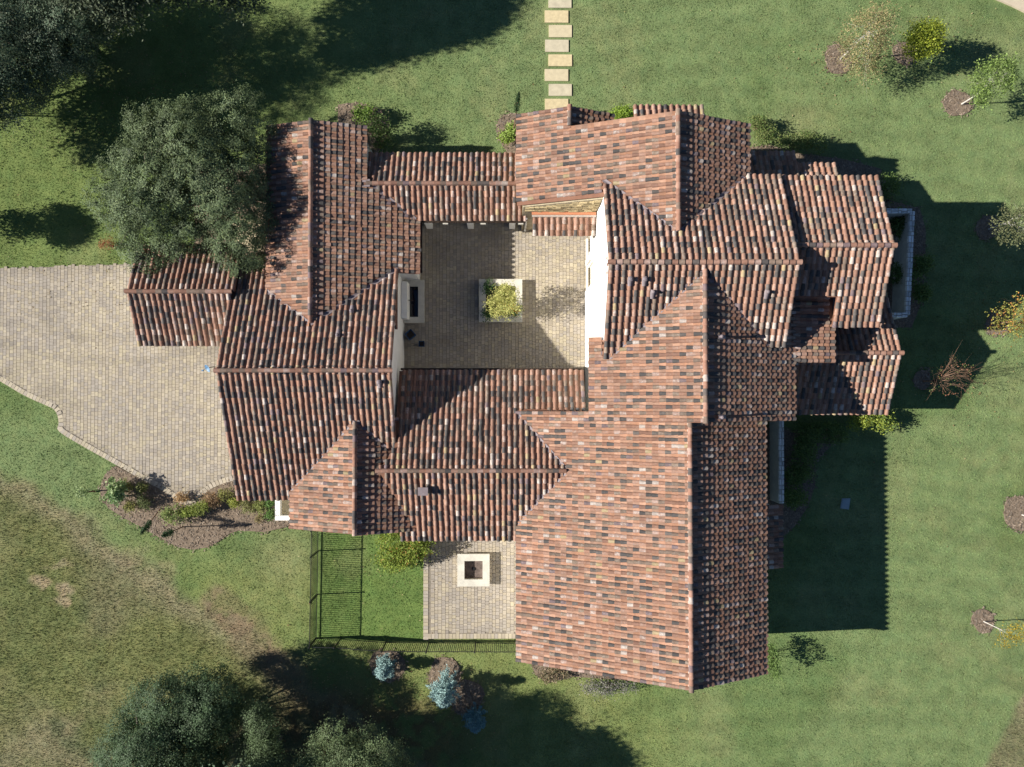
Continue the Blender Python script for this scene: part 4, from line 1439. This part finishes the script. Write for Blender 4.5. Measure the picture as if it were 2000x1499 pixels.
tree('oak_tree', 'small oak beyond the left edge, its shade on the lawn', 'tree', at(-150, 425),
     [lobe(-165, 420, 3.3, 1.0, .6), lobe(-120, 430, 2.9, .7, .45), lobe(-205, 423, 2.7, .7, .45)], 230, 50, .20, .065, OAK, M['leaf'], M['bark'], 1.8, .12, 105, limbs=6)
# oaks along the lower edge
tree('oak_tree', 'bushy oak at the lower left edge of the frame', 'tree', at(345, 1400),
     canopy([(180, 1560), (195, 1460), (230, 1400), (265, 1350), (310, 1325), (350, 1330), (400, 1300), (440, 1310), (455, 1350), (470, 1390), (445, 1440), (440, 1500), (450, 1560)], 1.9, 4.9, 52, .95, 13, 5.0, 26.0),
     1900, 60, .17, .044, (0.080, 0.125, 0.060), M['leaf'], M['bark'], 2.4, .24, 106, (0.060, 0.10, 0.042), .3, 12, var=.35, shell=.7, lumpy=True)
tree('oak_tree', 'feathery oak between the two lower tree crowns', 'tree', at(545, 1440),
     canopy([(470, 1560), (470, 1450), (478, 1400), (505, 1380), (540, 1400), (530, 1440), (540, 1480), (560, 1520), (560, 1580)], 3.0, 4.4, 14, .85, 14, 2.0),
     800, 60, .16, .040, (0.105, 0.150, 0.068), M['leaf'], M['bark'], 2.2, .18, 107, None, 0, 9, var=.3, shell=.7, lumpy=True)
tree('oak_tree', 'light green oak at the bottom edge below the patio', 'tree', at(690, 1470),
     canopy([(570, 1580), (580, 1490), (600, 1460), (640, 1430), (655, 1405), (685, 1400), (700, 1430), (735, 1420), (745, 1450), (780, 1460), (790, 1495), (800, 1520), (800, 1580)], 3.2, 5.0, 20, .95, 15, 2.5),
     1150, 62, .16, .040, (0.125, 0.172, 0.078), M['leaf'], M['bark'], 2.6, .22, 108, (0.11, 0.14, 0.06), .3, 9, var=.3, shell=.7, lumpy=True)
tree('oak_tree', 'oak below the bottom edge casting deep shade', 'tree', at(760, 1610),
     [lobe(735, 1655, 6.0, 1.7), lobe(680, 1670, 6.2, 2.4), lobe(600, 1660, 6.2, 2.4), lobe(740, 1590, 5.2, 1.2), lobe(770, 1620, 5.2, 1.1)], 1100, 50, .34, .085, DOAK, M['leaf'], M['bark'], 3.0, .3, 109, limbs=8)
tree('oak_tree', 'dark oak below the left bottom edge', 'tree', at(430, 1640),
     [lobe(430, 1660, 6.6, 3.0), lobe(320, 1640, 5.8, 2.6), lobe(540, 1640, 6.0, 2.0)], 800, 50, .36, .085, DOAK, M['leaf'], M['bark'], 3.0, .3, 110, limbs=8)

# saplings on the right lawn
tree('birch_sapling', 'straw coloured nearly bare birch with a white trunk, top right', 'tree', at(1641, 116),
     [lobe(1690, 72, 2.9, 1.15, 1.2), lobe(1720, 40, 4.2, .7, .7), lobe(1680, 110, 2.0, 1.0, .6), lobe(1690, 135, 1.6, .8, .4)], 420, 18, .20, .045, (0.33, 0.27, 0.13), M['soft_leaf'], M['pale_bark'], 3.2, .038, 201, (0.22, 0.26, 0.10), .35, 26, lean=(.15, .1), twigs=5, aspect=.5)
tree('lime_sapling', 'dense yellow green young tree near the top right', 'tree', at(1768, 104),
     [lobe(1803, 78, 2.1, .78, .8), lobe(1815, 66, 2.6, .55, .5), lobe(1795, 92, 1.6, .6, .5)], 200, 26, .17, .055, (0.27, 0.31, 0.035), M['soft_leaf'], M['bark'], 1.5, .05, 202, (0.18, 0.24, 0.03), .3, 10)
tree('pale_sapling', 'loose light green sapling at the top right edge', 'tree', at(1878, 204),
     [lobe(1938, 157, 2.6, 1.0, .8), lobe(1962, 138, 2.9, .65, .6), lobe(1915, 183, 2.0, .55, .45)], 190, 18, .17, .055, (0.20, 0.28, 0.075), M['soft_leaf'], M['pale_bark'], 1.9, .04, 203, (0.13, 0.2, 0.05), .3, 14, twigs=2)
tree('olive_sapling', 'grey green sapling on the right edge above the house shadow', 'tree', at(1930, 448),
     [lobe(1975, 445, 2.2, 1.0, .8), lobe(1995, 435, 2.5, .8, .7)], 120, 20, .18, .05, (0.17, 0.18, 0.085), M['soft_leaf'], M['pale_bark'], 1.6, .035, 204, (0.09, 0.11, 0.05), .3, 12, twigs=2)
tree('maple_sapling', 'orange and yellow leaved sapling on the right edge', 'tree', at(1945, 634),
     [lobe(1978, 624, 2.2, .9, .75), lobe(1985, 598, 2.6, .5, .45), lobe(1958, 638, 1.7, .45, .4)], 95, 16, .16, .050, (0.30, 0.29, 0.07), M['soft_leaf'], M['twig'], 1.5, .04, 205, (0.42, 0.2, 0.05), .22, 12, twigs=2)
tree('bare_sapling', 'reddish almost bare sapling rising out of the house shadow', 'tree', at(1803, 745),
     [lobe(1855, 742, 2.5, 1.15, .8), lobe(1872, 730, 3.0, .7, .6)], 34, 8, .12, .040, (0.26, 0.12, 0.07), M['soft_leaf'], M['twig'], 1.1, .05, 206, (0.16, 0.2, 0.06), .4, 26, twigs=4)
tree('edge_sapling', 'sapling trunk in a bark ring at the right edge', 'tree', at(1996, 1006),
     [lobe(2045, 1020, 2.3, .8, .7)], 60, 14, .2, .05, (0.16, 0.22, 0.07), M['soft_leaf'], M['pale_bark'], 1.6, .035, 207, None, 0, 8)
tree('yellow_sapling', 'tiny yellow leaved sapling with a white trunk, lower right', 'tree', at(1921, 1214),
     [lobe(1966, 1242, 2.1, .62, .45), lobe(1985, 1235, 2.2, .4, .3)], 60, 13, .13, .040, (0.42, 0.30, 0.03), M['soft_leaf'], M['pale_bark'], 1.45, .03, 208, (0.25, 0.24, 0.06), .3, 10, twigs=2)


def bush(name, label, px, py, rx, ry, h, n, leaf, col, seed, alt=None, p_alt=0, mat=None, nleaf=20, group=None, cat='bush', lobes=4, cr=.12):
    g = np.random.default_rng(seed)
    c = at(px, py, h * .5)
    root = empty(name, (c[0], c[1], 0), label, cat, group)
    L = [(c[0] + (g.random() - .5) * rx * 1.1, c[1] + (g.random() - .5) * ry * 1.1, h * (.45 + .2 * g.random()), rx * .55, ry * .55, h * .42) for _ in range(lobes)]
    P, C, D = crown_points(L, n, nleaf, cr, g, .45, .8, -.2)
    P = P.reshape(-1, 3); P[:, 2] = np.maximum(P[:, 2], .03)
    t = np.clip(shades(g, len(P), col, .3, alt, p_alt) * 1.45, 0, .8)
    V, F = leaf_quads(P, leaf, g, .5)
    link('foliage', new_mesh('foliage', V, F, mat or M['soft_leaf'], np.repeat(t, 4, 0)), root)
    mb = MB()
    for i in range(5):
        e = C[g.integers(len(C))]
        mb.tube([(c[0] + g.normal() * .05, c[1] + g.normal() * .05, 0), (c[0] + e[0]) / 2 * np.array([1, 0, 0]) + np.array([0, (c[1] + e[1]) / 2, e[2] * .6]), e], [.02, .015, .005], 4)
    mb.build('stem', M['twig'], root)
    return root


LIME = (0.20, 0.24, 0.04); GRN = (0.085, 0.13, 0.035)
bush('shrub', 'large yellow green shrub between yard lawn and patio', 790, 1075, 1.55, 1.0, 1.5, 330, .055, (0.155, 0.20, 0.035), 301, (0.26, 0.15, 0.04), .07, lobes=6)
bush('planter_shrub', 'pale yellow leaved shrub filling the courtyard planter', 978, 588, 1.0, .98, 2.6, 170, .045, (0.34, 0.33, 0.11), 302, (0.20, 0.22, 0.06), .3, lobes=5, nleaf=22, cr=.13)
bush('marigold', 'orange flower in the corner of the courtyard planter', 1002, 604, .25, .2, 1.0, 14, .05, (0.70, 0.20, 0.02), 303, (0.05, 0.12, 0.03), .35, lobes=1)
bush('herb_clump', 'dark green clump in the near left corner of the planter', 952, 617, .4, .3, .95, 26, .04, (0.04, 0.09, 0.025), 304, lobes=2)
bush('herb_clump', 'dark green clump in the far left corner of the planter', 952, 563, .4, .35, .95, 26, .04, (0.04, 0.09, 0.025), 305, lobes=2)
bush('herb_clump', 'dark green clump in the near right corner of the planter', 1004, 613, .4, .3, .95, 26, .04, (0.04, 0.09, 0.025), 306, lobes=2)
bush('shrub', 'lime green shrub beside the low right gable', 1703, 822, 1.3, .55, 1.3, 150, .055, LIME, 307, GRN, .3)
bush('shrub', 'bright shrub half in shade left of the lime one', 1672, 822, .6, .5, 1.1, 70, .05, LIME, 308, (0.3, 0.26, 0.04), .2)
for i, (x, y, rx, ry, h, lb) in enumerate(((1500, 265, .7, .6, .8, 'loose shrub behind the upper right gable'), (1548, 280, .9, .5, .9, 'yellowish shrub above the shaded lean-to'), (1585, 275, .8, .7, .9, 'small shrub at the shadow edge above the lean-to'),
                                           (1478, 245, .6, .5, 1.1, 'dark shrub tucked against the upper right gable'))):
    bush('shrub', lb, x, y, rx, ry, h, 60, .045, (0.13, 0.15, 0.05), 310 + i, GRN, .4)
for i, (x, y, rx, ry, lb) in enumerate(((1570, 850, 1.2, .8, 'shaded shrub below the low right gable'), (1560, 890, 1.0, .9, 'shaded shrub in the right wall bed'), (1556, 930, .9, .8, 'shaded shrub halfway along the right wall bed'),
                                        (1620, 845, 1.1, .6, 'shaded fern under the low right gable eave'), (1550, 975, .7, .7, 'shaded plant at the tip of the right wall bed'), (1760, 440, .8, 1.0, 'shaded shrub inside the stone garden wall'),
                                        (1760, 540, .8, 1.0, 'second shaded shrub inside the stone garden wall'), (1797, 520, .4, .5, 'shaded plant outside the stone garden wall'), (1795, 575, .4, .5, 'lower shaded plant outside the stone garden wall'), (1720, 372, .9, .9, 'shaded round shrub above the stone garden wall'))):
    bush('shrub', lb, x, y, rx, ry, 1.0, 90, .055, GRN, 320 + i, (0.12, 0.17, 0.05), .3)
bush('shrub', 'bright green shrub at the front of the left wing', 712, 228, .8, .6, 1.2, 90, .05, (0.13, 0.20, 0.035), 331, GRN, .3)
bush('shrub', 'taller shrub in the shade beside the left wing', 736, 262, .9, 1.0, 2.0, 100, .055, GRN, 332, (0.1, 0.09, 0.05), .2)
bush('agave', 'small spiky lime plant in the rounded front bed', 995, 266, .5, .5, .6, 40, .07, (0.2, 0.27, 0.06), 333)
bush('shrub', 'bright tuft beside the porch gable', 1213, 224, .7, .35, .8, 60, .05, (0.16, 0.23, 0.03), 334)
bush('red_shrub', 'tiny orange red shrub at the edge of the oak', 213, 480, .6, .45, .6, 26, .035, (0.25, 0.09, 0.04), 335, (0.2, 0.15, 0.05), .2, cr=.1)
bush('lavender', 'grey lavender along the long gable end', 1190, 1338, 1.6, .45, .6, 110, .035, (0.22, 0.20, 0.19), 336, (0.13, 0.14, 0.09), .4)
bush('dry_grass', 'dry clump at the corner of the long gable', 1085, 1312, .8, .5, .6, 60, .045, (0.2, 0.15, 0.09), 337, (0.1, 0.1, 0.05), .4)
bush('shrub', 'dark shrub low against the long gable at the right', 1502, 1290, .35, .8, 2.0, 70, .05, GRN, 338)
# plants of the driveway bed
for i, (nm, x, y, rx, ry, h, n, lf, col, alt, pa, lb) in enumerate((
        ('fig_plant', 222, 950, .9, .9, 1.3, 45, .085, (0.22, 0.28, 0.13), (0.13, 0.2, 0.07), .3, 'pale large leaved plant at the left tip of the driveway bed'),
        ('fig_plant', 226, 972, .7, .6, 1.5, 40, .085, (0.22, 0.30, 0.15), (0.13, 0.2, 0.07), .3, 'second pale large leaved plant nearer the house'),
        ('fig_plant', 170, 963, .45, .3, 1.6, 12, .085, (0.24, 0.30, 0.14), None, 0, 'small pale leafy sprig hanging over the lawn'),
        ('shrub', 248, 948, .5, .5, .6, 45, .045, (0.15, 0.17, 0.05), (0.2, 0.2, 0.07), .3, 'low olive shrub near the driveway edge'),
        ('shrub', 275, 952, .45, .4, .6, 40, .045, (0.15, 0.17, 0.05), (0.2, 0.2, 0.07), .3, 'second low shrub near the driveway edge'),
        ('shrub', 262, 985, .6, .5, .7, 55, .045, (0.14, 0.15, 0.045), (0.22, 0.2, 0.06), .3, 'olive shrub in the middle of the left bed'),
        ('shrub', 285, 980, .55, .45, .8, 45, .045, (0.09, 0.11, 0.04), None, 0, 'darker shrub touching the olive one'),
        ('fern', 334, 1001, .9, .9, .9, 90, .05, (0.17, 0.22, 0.07), (0.22, 0.22, 0.09), .3, 'feathery fern below the driveway point'),
        ('fern', 372, 1003, .7, .5, .7, 60, .05, (0.19, 0.23, 0.05), None, 0, 'small fern right of the feathery one'),
        ('shrub', 392, 994, .75, .6, .9, 75, .045, (0.19, 0.22, 0.05), (0.12, 0.15, 0.04), .3, 'rounded yellow green shrub at the driveway point'),
        ('dry_grass', 352, 972, .5, .35, .5, 35, .05, (0.30, 0.20, 0.10), None, 0, 'straw tuft on the driveway point'),
        ('dry_grass', 420, 975, .9, .7, .6, 60, .05, (0.26, 0.17, 0.09), (0.15, 0.11, 0.06), .3, 'russet grass clump under the wide gable'),
        ('shrub', 442, 968, .5, .45, .6, 40, .045, (0.20, 0.20, 0.06), (0.1, 0.09, 0.04), .3, 'yellow shrub under the wide gable eave'),
        ('shrub', 458, 984, .35, .35, .5, 35, .045, (0.22, 0.24, 0.05), None, 0, 'tiny lime shrub under the wide gable eave'),
        ('fern', 487, 988, .5, .5, .55, 45, .045, (0.18, 0.18, 0.07), None, 0, 'drooping tuft under the eave'),
        ('fern', 508, 990, .5, .5, .55, 45, .045, (0.18, 0.20, 0.06), None, 0, 'drooping tuft next to the white box'),
        ('shrub', 529, 981, .35, .35, .6, 40, .04, (0.09, 0.16, 0.04), None, 0, 'green plant behind the white box'),
        ('shrub', 529, 1008, .3, .35, .6, 35, .04, (0.09, 0.16, 0.04), None, 0, 'green plant in front of the white box'),
        ('dry_grass', 507, 1013, .35, .3, .4, 20, .04, (0.17, 0.14, 0.06), None, 0, 'tiny dry tuft near the white box'))):
    bush(nm, lb, x, y, rx * .72, ry * .72, h, int(n * .8), lf * .9, col, 350 + i, alt, pa, cat='plant', cr=.09)


def slim_tree(base, top, r, f0, seed, label):
    """pole-like cypress: bare stem, narrow tapered foliage near the top"""
    g = np.random.default_rng(seed)
    base = np.array(base); top = np.array(top)
    root = empty('cypress', base, label, 'tree')
    MB().tube([base, base + (top - base) * .5, base + (top - base) * .95], [.035, .028, .01], 6).build('trunk', M['twig'], root)
    n = 900
    s = f0 + (1 - f0) * g.random(n)
    w = np.sin(np.clip((s - f0) / (1 - f0), 0.02, 1) ** .6 * math.pi * .97) * r + .02
    P = base + (top - base) * s[:, None] + g.normal(size=(n, 3)) * w[:, None] * .5
    V, F = leaf_quads(P, .035, g, .2)
    link('foliage', new_mesh('foliage', V, F, M['soft_leaf'], np.repeat(shades(g, n, (0.035, 0.075, 0.028), .3), 4, 0)), root)


slim_tree(at(314, 993), at(276, 1042, 2.4), .17, .55, 401, 'slender leaning cypress crossing the left bed edge')
slim_tree(at(358, 1029), at(317, 1047, 2.35), .20, .55, 402, 'slender cypress nearer the house in the left bed')
slim_tree(at(1001, 270), at(1014, 180, 3.0), .12, .6, 403, 'thin staked young cypress in the rounded front bed')


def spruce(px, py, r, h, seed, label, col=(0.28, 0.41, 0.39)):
    g = np.random.default_rng(seed)
    b_ = at(px, py, h * .35); base = np.array((b_[0], b_[1], 0))
    root = empty('blue_spruce', base, label, 'spruce', 'blue spruces below the patio')
    MB().tube([base, base + np.array((0, 0, h))], [.05, .01], 6).build('trunk', M['bark'], root)
    Ps = []
    nb = int(90 * (r / .9) ** 1.2) + 40
    for i in range(nb):
        z = h * (.06 + .92 * (i / nb) ** .9); R_ = r * (1 - (z / h) ** 1.2) * (.75 + .4 * g.random()) + .05
        w = g.random() * 6.28
        tip = base + np.array((math.cos(w) * R_, math.sin(w) * R_, z + R_ * .1))
        st = base + np.array((0, 0, z - R_ * .12))
        n = int(26 + 60 * R_)
        s = g.random(n) ** .6
        P = st + (tip - st) * s[:, None] + g.normal(size=(n, 3)) * .05 * np.array((1, 1, .5))
        Ps.append(P)
    P = np.concatenate(Ps)
    V, F = leaf_quads(P, .050, g, .5, aspect=.4)
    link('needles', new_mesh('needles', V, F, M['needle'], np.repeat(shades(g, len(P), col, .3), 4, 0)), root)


spruce(751, 1306, .72, 1.8, 411, 'small round blue spruce just below the fence')
spruce(868, 1350, 1.05, 2.7, 412, 'largest blue spruce, sunlit, below the patio')
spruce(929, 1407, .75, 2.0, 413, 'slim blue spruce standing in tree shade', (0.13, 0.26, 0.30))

# ------------------------------------------------------------------ grass
def grass(name, n, xr, yr, length, width, seed, want, label):
    g = np.random.default_rng(seed)
    X = xr[0] + g.random(n) * (xr[1] - xr[0]); Y = yr[0] + g.random(n) * (yr[1] - yr[0])
    bad = np.zeros(n, bool)
    for p in [DRIVE, COURT, PATIO] + BEDS + RINGP + HOUSE_KEEP:
        bad |= inside(p, X, Y)
    px, py = to_px(X, Y)
    bad |= (px > 1062) & (px < 1118) & (py < 220)
    col, fld = ground_colour(X, Y)
    keep = ~bad & want(fld, g.random(n)) & ~((px > 1930) & (py < 30))
    X = X[keep]; Y = Y[keep]; col = col[keep]; n = len(X)
    w = g.random(n) * 6.28; l = length * (.5 + g.random(n)); tilt = .25 + .9 * g.random(n)
    dx = np.cos(w) * l * np.sin(tilt); dy = np.sin(w) * l * np.sin(tilt); dz = l * np.cos(tilt)
    ww = width * (.6 + .8 * g.random(n)); sx = -np.sin(w) * ww; sy = np.cos(w) * ww
    z0 = np.full(n, -.02)
    V = np.stack([np.stack([X + sx, Y + sy, z0], -1), np.stack([X - sx, Y - sy, z0], -1), np.stack([X + dx, Y + dy, z0 + dz], -1)], 1)
    c = col * (.82 + .62 * g.random(n))[:, None] * np.array((1.03, 1.1, .98))
    link(name, new_mesh(name, V.reshape(-1, 3), np.arange(3 * n).reshape(-1, 3), M['grass'], np.repeat(c, 3, 0)), kind='stuff', label=label)


grass('lawn_grass', 620000, (-33, 33), (-25, 25), .052, .022, 501, lambda f, r: f < .35 + .3 * r, 'short mown green lawn grass')
grass('field_grass', 300000, (-33, 33), (-25, -3), .12, .016, 502, lambda f, r: f > .35 + .3 * r, 'rough uncut brown and green field grass')

g = np.random.default_rng(77)
LX = []; LY = []
for (px, py, sx, sy, k) in ((300, 200, 130, 80, 900), (650, 1380, 160, 60, 1100), (1640, 120, 60, 40, 200), (1810, 90, 60, 35, 200), (1960, 640, 50, 40, 150), (1860, 745, 60, 40, 120), (790, 1080, 60, 40, 160), (1400, 700, 500, 500, 700), (180, 560, 120, 60, 140)):
    p = np.array([at(a_, b_)[:2] for a_, b_ in zip(px + g.normal(size=k) * sx, py + g.normal(size=k) * sy)])
    LX.append(p[:, 0]); LY.append(p[:, 1])
LX = np.concatenate(LX); LY = np.concatenate(LY)
bad = np.zeros(len(LX), bool)
for p in HOUSE_KEEP:
    bad |= inside(p, LX, LY)
LX = LX[~bad]; LY = LY[~bad]
V, F = leaf_quads(np.stack([LX, LY, np.full(len(LX), .05)], 1), .045, g, 2.0)
pal = np.array([(0.30, 0.22, 0.10), (0.22, 0.13, 0.06), (0.40, 0.33, 0.17), (0.16, 0.11, 0.06)])
link('fallen_leaves', new_mesh('fallen_leaves', V, F, M['soft_leaf'], np.repeat(pal[g.integers(4, size=len(LX))], 4, 0)), kind='stuff', label='scattered dry fallen leaves on the lawn')

GROUPS = dict(oak_tree='oaks around the house', shrub='shrubs in the beds', herb_clump='clumps in the courtyard planter', flower_pot='blue pots in the courtyard', garden_wall='stone garden walls',
              fig_plant='large leaved plants of the driveway bed', fern='ferns of the driveway bed', dry_grass='dry grass clumps', cypress='slender cypresses')
for o in list(bpy.data.objects):
    if o.parent is None and o.get('category') and not o.get('group'):
        k = o.name.split('.')[0]
        if k in GROUPS:
            o['group'] = GROUPS[k]
